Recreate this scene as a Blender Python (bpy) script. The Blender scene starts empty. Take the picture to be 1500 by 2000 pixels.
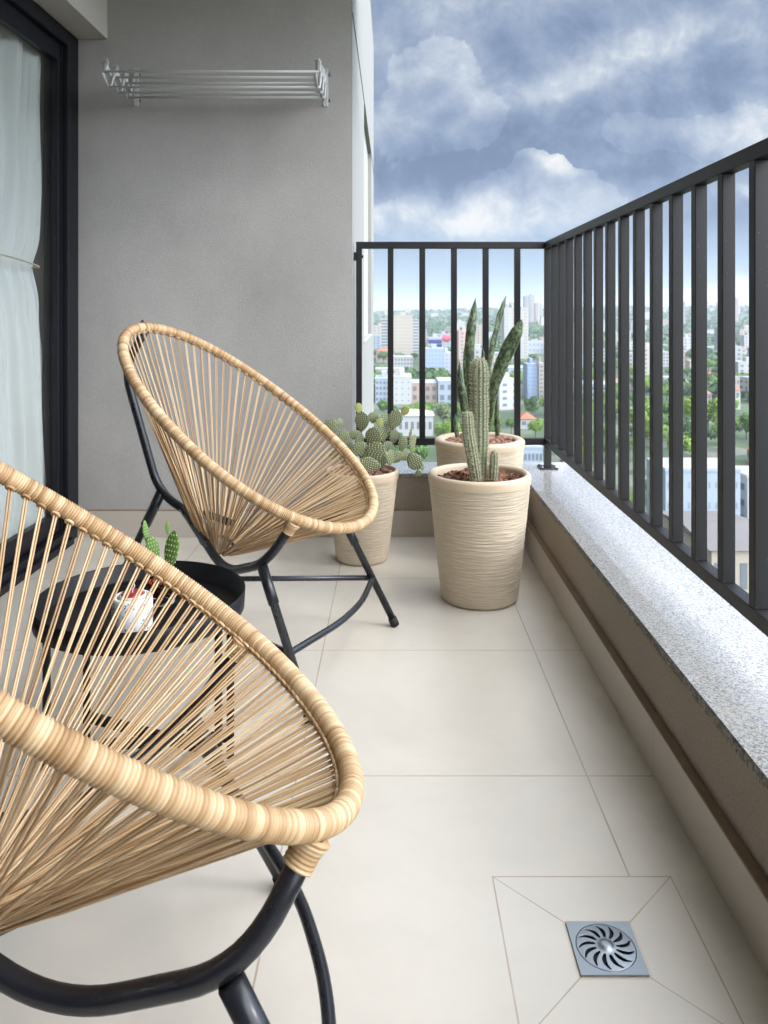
import bpy, bmesh, math, random
import numpy as np
from mathutils import Vector, Matrix, noise as mnoise
R = math.radians; PI = math.pi
scn = bpy.context.scene
COL = scn.collection
rnd = random.Random(7)
F = 1524.0; H = 0.955; CX = 766.0; CY = 612.0          # focal length in photo pixels, eye height, vanishing point

# ---------------------------------------------------------------- camera, sky, sun, exposure
cam = bpy.data.objects.new('camera', bpy.data.cameras.new('camera')); COL.objects.link(cam); scn.camera = cam
cam.location = (0, 0, H); cam.rotation_euler = (R(90), 0, 0)
cam.data.sensor_width = 36; cam.data.lens = F/2000*36
cam.data.shift_x = -16/2000; cam.data.shift_y = -388/2000
cam.data.dof.use_dof = True; cam.data.dof.focus_distance = 1.35; cam.data.dof.aperture_fstop = 13
cam.data.clip_start = 0.05; cam.data.clip_end = 20000
scn.view_settings.view_transform = 'Standard'; scn.view_settings.look = 'None'; scn.view_settings.gamma = 1
EXPO = 0.90
scn.view_settings.exposure = EXPO
cy_ = scn.cycles; cy_.max_bounces = 8; cy_.diffuse_bounces = 4; cy_.glossy_bounces = 3; cy_.transmission_bounces = 6; cy_.transparent_max_bounces = 12; cy_.caustics_reflective = False; cy_.caustics_refractive = False
SUN = Vector((0.80, -0.25, 0.55)).normalized()
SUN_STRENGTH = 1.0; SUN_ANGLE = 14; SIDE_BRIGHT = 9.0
sl = bpy.data.lights.new('sun', 'SUN'); sl.energy = SUN_STRENGTH; sl.angle = R(SUN_ANGLE); sl.color = (1.0, .965, .92)
so = bpy.data.objects.new('sun', sl); COL.objects.link(so); so.rotation_euler = SUN.to_track_quat('Z', 'Y').to_euler(); so.location = (6, -6, 9)

class NT:
    """small node-writing helper"""
    def __init__(s, nt): s.t = nt; s.n = nt.nodes; s.l = nt.links
    def new(s, typ, **kw):
        n = s.n.new(typ)
        for k, v in kw.items(): setattr(n, k, v)
        return n
    def put(s, sock, v):
        if isinstance(v, bpy.types.NodeSocket): s.l.new(v, sock)
        elif v is not None: sock.default_value = v
    def m(s, op, a, b=None, c=None, clamp=False):
        n = s.new('ShaderNodeMath', operation=op, use_clamp=clamp)
        s.put(n.inputs[0], a); s.put(n.inputs[1], b); s.put(n.inputs[2], c); return n.outputs[0]
    def v(s, op, a, b=None, scale=None):
        n = s.new('ShaderNodeVectorMath', operation=op); s.put(n.inputs[0], a); s.put(n.inputs[1], b)
        if scale is not None: s.put(n.inputs['Scale'], scale)
        return n.outputs['Value'] if op in ('DOT_PRODUCT', 'LENGTH', 'DISTANCE') else n.outputs[0]
    def sep(s, a): n = s.new('ShaderNodeSeparateXYZ'); s.put(n.inputs[0], a); return n.outputs
    def comb(s, x, y, z): n = s.new('ShaderNodeCombineXYZ'); s.put(n.inputs[0], x); s.put(n.inputs[1], y); s.put(n.inputs[2], z); return n.outputs[0]
    def noise(s, vec, scale, detail=4, rough=.5, dist=0, col=False):
        n = s.new('ShaderNodeTexNoise'); s.put(n.inputs['Vector'], vec); s.put(n.inputs['Scale'], scale)
        n.inputs['Detail'].default_value = detail; n.inputs['Roughness'].default_value = rough; n.inputs['Distortion'].default_value = dist
        return n.outputs['Color' if col else 'Fac']
    def voro(s, vec, scale, out='Distance', feature='F1', rand=1):
        n = s.new('ShaderNodeTexVoronoi', feature=feature); s.put(n.inputs['Vector'], vec); s.put(n.inputs['Scale'], scale); n.inputs['Randomness'].default_value = rand
        return n.outputs[out]
    def ss(s, x, a, b):
        n = s.new('ShaderNodeMapRange', interpolation_type='SMOOTHSTEP'); s.put(n.inputs[0], x); n.inputs[1].default_value = a; n.inputs[2].default_value = b
        return n.outputs[0]
    def lin(s, x, a, b, c=0., d=1.):
        n = s.new('ShaderNodeMapRange'); s.put(n.inputs[0], x); n.inputs[1].default_value = a; n.inputs[2].default_value = b
        n.inputs[3].default_value = c; n.inputs[4].default_value = d; return n.outputs[0]
    def mix(s, f, a, b, mode='MIX'):
        n = s.new('ShaderNodeMix', data_type='RGBA', blend_type=mode); s.put(n.inputs[0], f)
        for i, q in ((6, a), (7, b)):
            if isinstance(q, (tuple, list)) and len(q) == 3: q = (*q, 1)
            s.put(n.inputs[i], q)
        return n.outputs[2]
    def attr(s, name, out='Fac'): n = s.new('ShaderNodeAttribute', attribute_name=name); return n.outputs[out]
    def bump(s, h, strength=.3, dist=.01, nrm=None):
        n = s.new('ShaderNodeBump'); s.put(n.inputs['Height'], h); n.inputs['Strength'].default_value = strength; n.inputs['Distance'].default_value = dist
        if nrm is not None: s.put(n.inputs['Normal'], nrm)
        return n.outputs[0]

# ---- world: Nishita sky with a broken storm-cloud cover laid over it by direction
w = bpy.data.worlds.new('World'); scn.world = w; w.use_nodes = True; w.cycles.sampling_method = 'MANUAL'; w.cycles.sample_map_resolution = 512
n = NT(w.node_tree); w.node_tree.nodes.clear()
sky = n.new('ShaderNodeTexSky', sky_type='NISHITA'); sky.sun_disc = False
sky.sun_elevation = math.asin(SUN.z); sky.sun_rotation = math.atan2(SUN.x, SUN.y)
BG = 0.1; KC = 1/BG/2**EXPO                              # what a linear display value costs in background colour
def srgb(r, g, b):
    f = lambda c: (c/12.92 if c <= .04045 else ((c+.055)/1.055)**2.4)
    return tuple(f(c/255) for c in (r, g, b))
def kc(r, g, b): return tuple(c*KC for c in srgb(r, g, b))
tc = n.new('ShaderNodeTexCoord').outputs['Generated']
dx, dy, dz = n.sep(tc)
yy = n.m('MAXIMUM', dy, .12)
gp = n.comb(n.m('DIVIDE', dx, yy), n.m('DIVIDE', dz, yy), 0)  # direction seen as a point on a far cloud sheet
def warp(p, amp, sc):
    c = n.noise(p, sc, 5, .55, 0, True)
    return n.v('ADD', p, n.v('SCALE', n.v('SUBTRACT', c, (.5, .5, .5)), None, amp))
def blob(p, px, v, sx, sy, rot=0):
    q = n.v('SUBTRACT', p, ((px-CX)/F, (CY-v)/F, 0))
    mp = n.new('ShaderNodeMapping', vector_type='TEXTURE'); n.put(mp.inputs['Vector'], q)
    mp.inputs['Rotation'].default_value = (0, 0, rot); mp.inputs['Scale'].default_value = (sx/F, sy/F, 1)
    return n.m('POWER', 2.718, n.m('MULTIPLY', n.v('DOT_PRODUCT', mp.outputs[0], mp.outputs[0]), -1.0))
def summ(lst):
    a = lst[0]
    for b in lst[1:]: a = n.m('ADD', a, b)
    return a
wp = warp(warp(gp, .06, 5), .026, 19)
elev = n.sep(gp)[1]
clear = n.mix(n.ss(elev, -.02, .10), kc(198, 218, 234), kc(160, 187, 215))
clear = n.mix(.08, clear, n.v('SCALE', sky.outputs[0], None, .55))
big = n.noise(n.v('ADD', gp, (3.1, 1.7, 0)), 5.5, 12, .60, .25)
mid = n.noise(n.v('ADD', wp, (7.3, 2.2, 0)), 15, 10, .60, .35)
# brightness of the storm-cloud cover: light shoulders and dark bellies where the weather put them, broken up by fractal billows
LIGHT = [(.14, 865, 140, 95, 60, 0), (.10, 940, 215, 45, 35, 0), (.14, 765, 230, 40, 60, 0), (-.42, 850, 335, 150, 52, 0), (-.24, 985, 250, 70, 55, 0), (.34, 1270, 85, 230, 42, .42), (.22, 1090, 165, 130, 34, .25), (.12, 900, 25, 180, 35, 0), (-.16, 1130, 40, 100, 36, .3),
         (-.12, 1170, 225, 130, 30, .2), (.20, 1340, 235, 80, 34, 0), (.26, 1440, 275, 90, 32, 0), (-.14, 1230, 300, 120, 30, 0), (.16, 1215, 255, 60, 26, 0), (-.20, 1180, 345, 120, 20, .1), (.24, 1500, 215, 50, 34, 0), (-.16, 1440, 150, 100, 50, 0),
         (.34, 900, 432, 270, 46, 0), (.30, 1005, 365, 95, 40, .3), (.20, 755, 400, 70, 30, 0), (.16, 1250, 390, 200, 30, .1)]
B_f = n.m('ADD', .38, summ([n.m('MULTIPLY', blob(wp, *q[1:]), q[0]) for q in LIGHT]))
tex = n.m('ADD', n.m('MULTIPLY', n.m('SUBTRACT', big, .5), 1.15), n.m('ADD', n.m('MULTIPLY', n.m('SUBTRACT', mid, .5), .95), n.m('MULTIPLY', n.m('SUBTRACT', n.noise(wp, 46, 6, .6), .5), .32)))
B_f = n.m('ADD', B_f, tex)
# crisp cauliflower rims: the big heap on the left, the pale bank below it, the lit tower in the middle
def rimmed(bl, a, amp, thr, wid):
    d0 = n.m('ADD', summ([blob(wp, *q) for q in bl]), n.m('MULTIPLY', tex, a))
    return n.m('MULTIPLY', n.m('SUBTRACT', n.ss(d0, thr, thr+wid), .5), amp)
B_f = n.m('ADD', B_f, rimmed([(860, 150, 85, 75, 0), (800, 250, 90, 80, 0), (920, 240, 75, 55, 0)], .8, .15, .40, .07))
B_f = n.m('ADD', B_f, rimmed([(1350, 260, 120, 50, 0), (1470, 265, 70, 60, 0), (1225, 265, 60, 40, 0)], .8, .12, .42, .07))
dk_ = n.m('ADD', summ([blob(wp, *q) for q in ((1066, 326, 62, 24, -.42), (1122, 346, 26, 11, 0), (1000, 365, 80, 46, .45), (1040, 395, 90, 40, 0), (920, 425, 130, 46, .2), (1120, 405, 110, 46, 0), (780, 420, 90, 40, 0))]), n.m('MULTIPLY', tex, .75))
msk = n.ss(dk_, .44, .50)
B_f = n.m('ADD', B_f, n.m('MULTIPLY', msk, n.m('ADD', .10, n.m('MULTIPLY', blob(wp, 1084, 318, 70, 26, -.45), .60))))
B_f = n.m('ADD', B_f, .065)
rp = n.new('ShaderNodeValToRGB'); n.put(rp.inputs[0], B_f); e_ = rp.color_ramp.elements
while len(e_) < 5: e_.new(.5)
for k, (ps, c) in enumerate(((0, (101, 121, 154)), (.24, (127, 146, 177)), (.46, (156, 170, 193)), (.70, (194, 204, 217)), (.92, (244, 242, 238)))):
    e_[k].position = ps; e_[k].color = (*srgb(*c), 1)
cover = n.v('SCALE', rp.outputs[0], None, KC)
cm = n.ss(n.m('ADD', elev, n.m('MULTIPLY', tex, .05)), .055, .135)
col = n.mix(n.m('MULTIPLY', cm, .96), clear, cover)
# white heaps low over the hills on the right
wh = n.m('ADD', summ([blob(wp, *q) for q in ((1440, 565, 75, 34, 0), (1545, 548, 95, 50, 0), (1330, 585, 60, 18, 0), (1498, 385, 55, 26, 0), (1640, 560, 120, 40, 0))]), n.m('MULTIPLY', tex, 1.1))
col = n.mix(n.m('MULTIPLY', n.ss(wh, .34, .72), .9), col, n.mix(n.ss(wh, .45, 1.1), kc(208, 218, 230), kc(247, 243, 238)))
# the half of the sky behind the balcony and towards the sun: out of view, extra brightness added to light the balcony
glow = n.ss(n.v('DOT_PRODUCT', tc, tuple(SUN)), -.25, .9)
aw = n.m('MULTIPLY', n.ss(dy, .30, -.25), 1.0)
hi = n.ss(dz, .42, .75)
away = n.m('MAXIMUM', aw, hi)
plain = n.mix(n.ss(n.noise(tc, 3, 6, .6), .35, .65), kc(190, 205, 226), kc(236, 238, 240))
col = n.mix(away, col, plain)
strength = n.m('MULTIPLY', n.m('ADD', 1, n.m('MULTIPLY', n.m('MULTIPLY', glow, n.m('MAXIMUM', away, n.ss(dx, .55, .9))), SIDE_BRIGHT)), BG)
# below the horizon the sky gives the muted light of ground
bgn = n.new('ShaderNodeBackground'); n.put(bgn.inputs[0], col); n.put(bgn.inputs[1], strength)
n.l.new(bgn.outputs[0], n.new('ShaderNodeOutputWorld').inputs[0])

# ---------------------------------------------------------------- materials
def mat(name, build):
    m = bpy.data.materials.new(name); m.use_nodes = True; m.node_tree.nodes.clear(); t = NT(m.node_tree)
    p = t.new('ShaderNodeBsdfPrincipled'); t.l.new(p.outputs[0], t.new('ShaderNodeOutputMaterial').inputs[0])
    build(t, p); return m
def C4(c): return (*c, 1) if len(c) == 3 else c
def setp(t, p, col=None, rough=None, metal=None, nrm=None, **kw):
    if col is not None: t.put(p.inputs['Base Color'], C4(col) if isinstance(col, tuple) else col)
    t.put(p.inputs['Roughness'], rough); t.put(p.inputs['Metallic'], metal); t.put(p.inputs['Normal'], nrm)
    for k, v_ in kw.items(): t.put(p.inputs[k.replace('_', ' ')], v_)
def obc(t): return t.new('ShaderNodeTexCoord').outputs['Object']
def simple(name, col, rough=.5, metal=0., var=.12, sc=8, bump=0, bsc=60, **kw):
    def b(t, p):
        o = obc(t); f = t.noise(o, sc, 5, .6)
        c = t.mix(f, tuple(c*(1-var) for c in col), tuple(min(1, c*(1+var)) for c in col))
        setp(t, p, c, rough, metal, t.bump(t.noise(o, bsc, 4), bump, .004) if bump else None, **kw)
    return mat(name, b)
M = {}
def _plaster(t, p):
    o = obc(t); a = t.noise(o, 2.2, 6, .6); g = t.noise(o, 150, 4, .7); g2 = t.noise(o, 420, 2, .6)
    b2 = t.noise(t.v('MULTIPLY', o, (1, 1, .6)), .9, 7, .62, .6); st_ = t.ss(t.noise(t.v('MULTIPLY', o, (7, 7, .55)), 1.0, 5, .6), .55, .75)
    c = t.mix(t.lin(t.m('ADD', t.m('MULTIPLY', a, .5), t.m('MULTIPLY', b2, .5)), .34, .66), (.325, .307, .29), (.45, .428, .405)); c = t.mix(t.m('MULTIPLY', st_, .10), c, (.25, .235, .22)); c = t.mix(t.ss(g, .35, .7), t.mix(.22, c, (.22, .212, .205)), c)
    setp(t, p, c, .9, 0, t.bump(t.m('ADD', g, t.m('MULTIPLY', g2, .5)), .42, .003))
M['plaster'] = mat('grey_textured_plaster', _plaster)
def _plb(t, p):
    o = obc(t); a = t.noise(o, 3, 6, .6); g = t.noise(o, 170, 4, .7)
    c = t.mix(a, (.30, .25, .20), (.38, .32, .265)); c = t.mix(t.ss(g, .35, .7), t.mix(.4, c, (.16, .13, .1)), c)
    setp(t, p, c, .9, 0, t.bump(g, .5, .004))
M['parapet'] = mat('parapet_plaster', _plb)
M['facade'] = simple('light_facade', (.25, .24, .22), .8, var=.05, bump=.25, bsc=160)
M['facade_grey'] = simple('facade_shutter', (.36, .35, .33), .6, var=.05)
M['beam'] = simple('beam_plaster', (.50, .465, .425), .85, var=.05, bump=.2, bsc=180)
M['white'] = simple('white_ceiling', (.7, .69, .67), .8, var=.03)
M['room'] = simple('room_wall_paint', (.42, .40, .38), .8, var=.04)
M['roomfloor'] = simple('room_floor_wood', (.25, .18, .12), .4)
XJ = (-.197, .4025, -.797, -1.397); YJ = (2.81, 2.212, 1.611, 1.009, .407, -.195)
DX0, DX1, DY0, DY1 = .170, .472, 1.021, 1.323
def _tile(t, p):
    o = obc(t); x, y, z = t.sep(o)
    ab = lambda q, c: t.m('ABSOLUTE', t.m('SUBTRACT', q, c))
    inx = t.m('MULTIPLY', t.m('GREATER_THAN', x, DX0), t.m('LESS_THAN', x, DX1)); iny = t.m('MULTIPLY', t.m('GREATER_THAN', y, DY0), t.m('LESS_THAN', y, DY1))
    ins = t.m('MULTIPLY', inx, iny)
    g = None
    for c in XJ: q = t.m('LESS_THAN', ab(x, c), 0.0017); g = q if g is None else t.m('MAXIMUM', g, q)
    for c in YJ: g = t.m('MAXIMUM', g, t.m('LESS_THAN', ab(y, c), .0017))
    g = t.m('MULTIPLY', g, t.m('SUBTRACT', 1, ins))
    ex = lambda q, a, b: t.m('MULTIPLY', t.m('GREATER_THAN', q, a-.001), t.m('LESS_THAN', q, b+.001))
    for c in (DY0, DY1): g = t.m('MAXIMUM', g, t.m('MULTIPLY', t.m('LESS_THAN', ab(y, c), .0014), ex(x, DX0, DX1)))
    for c in (DX0, DX1): g = t.m('MAXIMUM', g, t.m('MULTIPLY', t.m('LESS_THAN', ab(x, c), .0014), ex(y, DY0, DY1)))
    cxm, cym = (DX0+DX1)/2, (DY0+DY1)/2
    for sg in (1, -1):
        dd = t.m('ABSOLUTE', t.m('SUBTRACT', t.m('SUBTRACT', x, cxm), t.m('MULTIPLY', t.m('SUBTRACT', y, cym), sg)))
        g = t.m('MAXIMUM', g, t.m('MULTIPLY', t.m('LESS_THAN', dd, .0015), ins))
    # dirtier grout around the drain
    dr = t.m('MULTIPLY', t.m('LESS_THAN', ab(x, cxm), .0545), t.m('LESS_THAN', ab(y, cym), .0545))
    tid = t.noise(t.comb(t.m('FLOOR', t.m('DIVIDE', t.m('SUBTRACT', x, XJ[0]), .6)), t.m('FLOOR', t.m('DIVIDE', t.m('SUBTRACT', y, .407), .6)), 0), 7.3, 0)
    a = t.noise(o, 2.3, 7, .6, .4); b = t.noise(o, 14, 6, .65)
    c = t.mix(t.lin(a, .3, .7), (.548, .488, .408), (.63, .568, .486)); c = t.mix(t.m('MULTIPLY', t.ss(b, .4, .8), .14), c, (.44, .40, .35))
    c = t.mix(t.m('MULTIPLY', t.m('SUBTRACT', tid, .4), .5), c, (.6, .56, .5))
    # water stains trailing along the parapet foot
    stn = t.m('MULTIPLY', t.ss(t.m('ADD', x, t.m('MULTIPLY', t.m('SUBTRACT', t.noise(t.v('MULTIPLY', o, (3, 1, 1)), 6, 5), .5), .25)), .44, .56), t.ss(t.noise(o, 5, 4), .4, .6))
    c = t.mix(t.m('MULTIPLY', stn, .35), c, (.36, .30, .24))
    c = t.mix(t.m('MULTIPLY', t.m('SUBTRACT', dr, .0), .55), c, (.55, .44, .32))
    c = t.mix(t.m('MULTIPLY', g, t.lin(t.noise(o, 9, 3), .3, .7, .55, .95)), c, (.36, .275, .19))
    r = .26
    setp(t, p, c, t.mix(g, (.36,)*3, (.8,)*3) if False else r, 0, t.bump(t.m('ADD', t.m('MULTIPLY', g, -1), t.m('MULTIPLY', t.noise(o, 60, 3), .08)), .12, .002), Specular_IOR_Level=.5)
M['tile'] = mat('beige_porcelain_tile', _tile)
def _skirt(t, p):
    o = obc(t); x, y, z = t.sep(o)
    j = None
    for c in YJ: q = t.m('LESS_THAN', t.m('ABSOLUTE', t.m('SUBTRACT', y, c)), .0012); j = q if j is None else t.m('MAXIMUM', j, q)
    c = t.mix(t.noise(o, 4, 6, .6), (.45, .40, .345), (.52, .47, .41)); c = t.mix(t.m('MULTIPLY', j, .6), c, (.3, .22, .15))
    setp(t, p, c, .4)
M['skirt'] = mat('skirting_tile', _skirt)
M['terra'] = simple('raw_tile_edge', (.25, .17, .115), .9, var=.35, sc=30, bump=.4, bsc=120)
def _gran(t, p):
    o = obc(t); x, y, z = t.sep(o)
    a = t.noise(o, 130, 4, .75); b = t.voro(o, 420, 'Color'); bb = t.sep(b)[0]; d = t.noise(o, 300, 3, .7); big = t.noise(o, 9, 4)
    c = t.mix(t.ss(a, .36, .62), (.27, .255, .235), (.53, .505, .47)); c = t.mix(t.m('MULTIPLY', t.m('GREATER_THAN', bb, .72), .6), c, (.62, .595, .56))
    c = t.mix(t.m('MULTIPLY', t.m('LESS_THAN', t.m('ADD', bb, t.m('MULTIPLY', t.m('SUBTRACT', d, .5), .5)), .15), .75), c, (.10, .10, .105)); c = t.mix(t.m('MULTIPLY', t.ss(big, .4, .7), .25), c, (.45, .43, .40))
    j = t.m('LESS_THAN', t.m('ABSOLUTE', t.m('SUBTRACT', y, 1.351)), .0014); c = t.mix(t.m('MULTIPLY', j, .7), c, (.5, .38, .27))
    setp(t, p, c, .25, 0, None, Coat_Weight=1.0, Coat_Roughness=.05, Coat_IOR=1.7)
M['granite'] = mat('polished_speckled_granite', _gran)
def _granr(t, p):
    o = obc(t); a = t.noise(o, 120, 5, .8)
    c = t.mix(t.ss(a, .4, .6), (.10, .095, .09), (.36, .33, .29)); setp(t, p, c, .85, 0, t.bump(a, .8, .006))
M['granite_raw'] = mat('rough_granite_edge', _granr)
def _rail(t, p):
    o = obc(t); g = t.noise(o, 900, 2, .6); d = t.voro(o, 55)
    c = t.mix(t.noise(o, 6, 4), (.010, .0094, .010), (.0145, .0132, .0136)); c = t.mix(t.m('MULTIPLY', t.m('LESS_THAN', d, .06), .3), c, (.25, .24, .22))
    setp(t, p, c, .48, 0, t.bump(g, .25, .001), Specular_IOR_Level=.32)
M['rail'] = mat('charcoal_powder_coat', _rail)
M['black'] = simple('black_aluminium', (.006, .0065, .010), .5, var=.2, Specular_IOR_Level=.3)
def _tube(t, p):
    o = obc(t); c = t.mix(t.noise(o, 14, 4), (.008, .009, .013), (.018, .018, .022)); sp = t.ss(t.noise(o, 55, 4, .7), .70, .76)
    c = t.mix(t.m('MULTIPLY', sp, .02), c, (.08, .07, .06)); setp(t, p, c, t.lin(t.noise(o, 30, 4), .3, .7, .26, .32), 0, None)
M['tube'] = mat('black_painted_steel', _tube)
M['tray'] = simple('matt_black_tray', (.006, .006, .007), .5, var=.2, bump=.05, bsc=500, Specular_IOR_Level=.3)
M['rubber'] = simple('rubber_foot', (.01, .01, .01), .7)
def _cord(t, p):
    v_ = t.attr('var'); o = obc(t)
    c = t.mix(t.ss(v_, 0, .28), (.30, .170, .076), (.45, .288, .147)); c = t.mix(t.ss(v_, .35, 1), c, (.63, .46, .275))
    c = t.mix(t.m('MULTIPLY', t.ss(t.noise(o, 40, 4), .5, .8), .3), c, (.42, .25, .11)); setp(t, p, c, .45, 0, None, Specular_IOR_Level=.35)
M['cord'] = mat('honey_plastic_cord', _cord)
M['alu'] = simple('brushed_aluminium', (.50, .495, .48), .5, .25, var=.06)
M['steel'] = simple('stainless_steel', (.30, .325, .35), .38, .85, var=.1, sc=30)
M['dark'] = simple('dark_hole', (.008, .008, .01), .9)
def _curt(t, p):
    o = obc(t); c = t.mix(t.noise(o, 3, 4), (.55, .55, .53), (.615, .61, .588)); wv = t.noise(t.v('MULTIPLY', o, (400, 400, 400)), 1, 2)
    setp(t, p, c, .85, 0, t.bump(wv, .12, .001), Subsurface_Weight=0.0)
M['curtain'] = mat('pale_green_curtain', _curt)
M['string'] = simple('twine', (.5, .4, .28), .9)
def _glass(t, p):
    # clear pane: mostly see-through with its own reflection
    tr = t.new('ShaderNodeBsdfTransparent'); tr.inputs[0].default_value = (.93, .95, .95, 1)
    gl = t.new('ShaderNodeBsdfGlossy'); gl.inputs['Roughness'].default_value = .02
    lw = t.new('ShaderNodeLayerWeight'); lw.inputs[0].default_value = .5
    fr = t.m('ADD', .03, t.m('MULTIPLY', t.m('POWER', lw.outputs['Facing'], 5), .6))
    mx = t.new('ShaderNodeMixShader'); t.l.new(fr, mx.inputs[0]); t.l.new(tr.outputs[0], mx.inputs[1]); t.l.new(gl.outputs[0], mx.inputs[2])
    t.l.new(mx.outputs[0], [q for q in t.n if q.type == 'OUTPUT_MATERIAL'][0].inputs[0])
M['pane'] = mat('clear_pane', _glass)
M['jarglass'] = mat('cut_glass', lambda t, p: setp(t, p, (.97, .97, .96), .03, 0, None, Transmission_Weight=1.0, IOR=1.45))
def _pot(t, p):
    o = obc(t); x, y, z = t.sep(o); q = t.comb(x, y, t.m('MULTIPLY', z, 10))
    g = t.noise(q, 22, 6, .65); a = t.noise(o, 5, 5, .6)
    c = t.mix(a, (.48, .385, .27), (.57, .475, .355)); c = t.mix(t.ss(g, .5, .72), c, (.62, .54, .43)); c = t.mix(t.m('MULTIPLY', t.ss(g, .5, .3), .35), c, (.42, .32, .22))
    setp(t, p, c, .62, 0, t.bump(g, .35, .003))
M['pot'] = mat('sand_coloured_pot', _pot)
M['lip'] = simple('smooth_pot_lip', (.58, .455, .32), .5, var=.06)
M['soil'] = simple('soil', (.07, .035, .02), .95, bump=.6)
def _attrmix(name, a, b, rough=.7, c3=None):
    def bld(t, p):
        v_ = t.attr('var'); c = t.mix(v_, a, b)
        o = obc(t); c = t.mix(t.m('MULTIPLY', t.noise(o, 90, 3), .35), c, tuple(q*.5 for q in a)); setp(t, p, c, rough)
    return mat(name, bld)
M['bark'] = _attrmix('pine_bark', (.10, .035, .016), (.34, .15, .08), .85)
M['pebble'] = simple('clay_pebble', (.27, .13, .085), .7, var=.3, sc=30)
M['redgravel'] = simple('red_gravel', (.45, .07, .03), .5, var=.3, sc=40)
def _pad(name, a, b):
    def bld(t, p):
        o = obc(t); oi = t.new('ShaderNodeObjectInfo').outputs['Random']
        c = t.mix(oi, a, b); c = t.mix(t.m('MULTIPLY', t.noise(o, 3, 4), .35), c, tuple(q*.6 for q in a)); setp(t, p, c, .5, 0, t.bump(t.noise(o, 25, 2), .15, .01))
    return mat(name, bld)
M['opuntia'] = _pad('prickly_pear_skin', (.085, .112, .048), (.145, .172, .078))
M['opuntia_new'] = _pad('young_pad_skin', (.25, .28, .06), (.30, .32, .08))
M['mini'] = _pad('small_cactus_skin', (.10, .22, .035), (.14, .27, .045))
M['areole'] = simple('cream_glochids', (.66, .60, .38), .8, var=.1)
M['spine'] = simple('cream_spines', (.62, .55, .38), .7, var=.15)
def _cereus(t, p):
    v_ = t.attr('var'); o = obc(t)
    c = t.mix(t.ss(v_, .1, .8), (.09, .14, .085), (.23, .255, .15)); c = t.mix(t.m('MULTIPLY', t.noise(o, 12, 4), .3), c, (.30, .27, .17)); setp(t, p, c, .6)
M['cereus'] = mat('ribbed_cactus_skin', _cereus)
def _snake(t, p):
    u = t.attr('u'); v_ = t.attr('v'); o = obc(t)
    nn = t.noise(t.comb(t.m('MULTIPLY', v_, 1.2), t.m('MULTIPLY', u, 34), t.attr('seed')), 1.0, 5, .7, .8)
    zig = t.noise(t.comb(t.m('MULTIPLY', v_, 5), t.m('MULTIPLY', u, 75), t.attr('seed')), 1.0, 3, .7)
    f = t.ss(t.m('ADD', nn, t.m('MULTIPLY', t.m('SUBTRACT', zig, .5), .5)), .44, .60)
    c = t.mix(f, (.018, .034, .015), (.15, .19, .095)); c = t.mix(t.ss(t.m('ABSOLUTE', v_), .86, .97), c, (.16, .19, .08)); setp(t, p, c, .42)
M['snake'] = mat('banded_snake_leaf', _snake)
def _terr(t, p):
    o = obc(t); v_ = t.voro(o, 900, 'Distance')
    c = t.mix(t.noise(o, 20, 3), (.74, .74, .74), (.82, .82, .82)); r = t.sep(t.voro(o, 190, 'Color'))[0]
    d = t.voro(o, 190); m_ = t.m('MULTIPLY', t.m('LESS_THAN', d, .33), t.m('GREATER_THAN', r, .62)); c = t.mix(m_, c, (.10, .10, .12))
    r2 = t.sep(t.voro(o, 120, 'Color'))[1]; d2 = t.voro(o, 120); c = t.mix(t.m('MULTIPLY', t.m('LESS_THAN', d2, .25), t.m('GREATER_THAN', r2, .7)), c, (.30, .36, .45)); setp(t, p, c, .45)
M['terrazzo'] = mat('speckled_terrazzo', _terr)
M['wax'] = simple('red_wax', (.30, .02, .035), .35)
M['cream'] = simple('cream_plaster', (.62, .57, .46), .8)
M['wick'] = simple('cotton_wick', (.75, .73, .68), .8)

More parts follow.
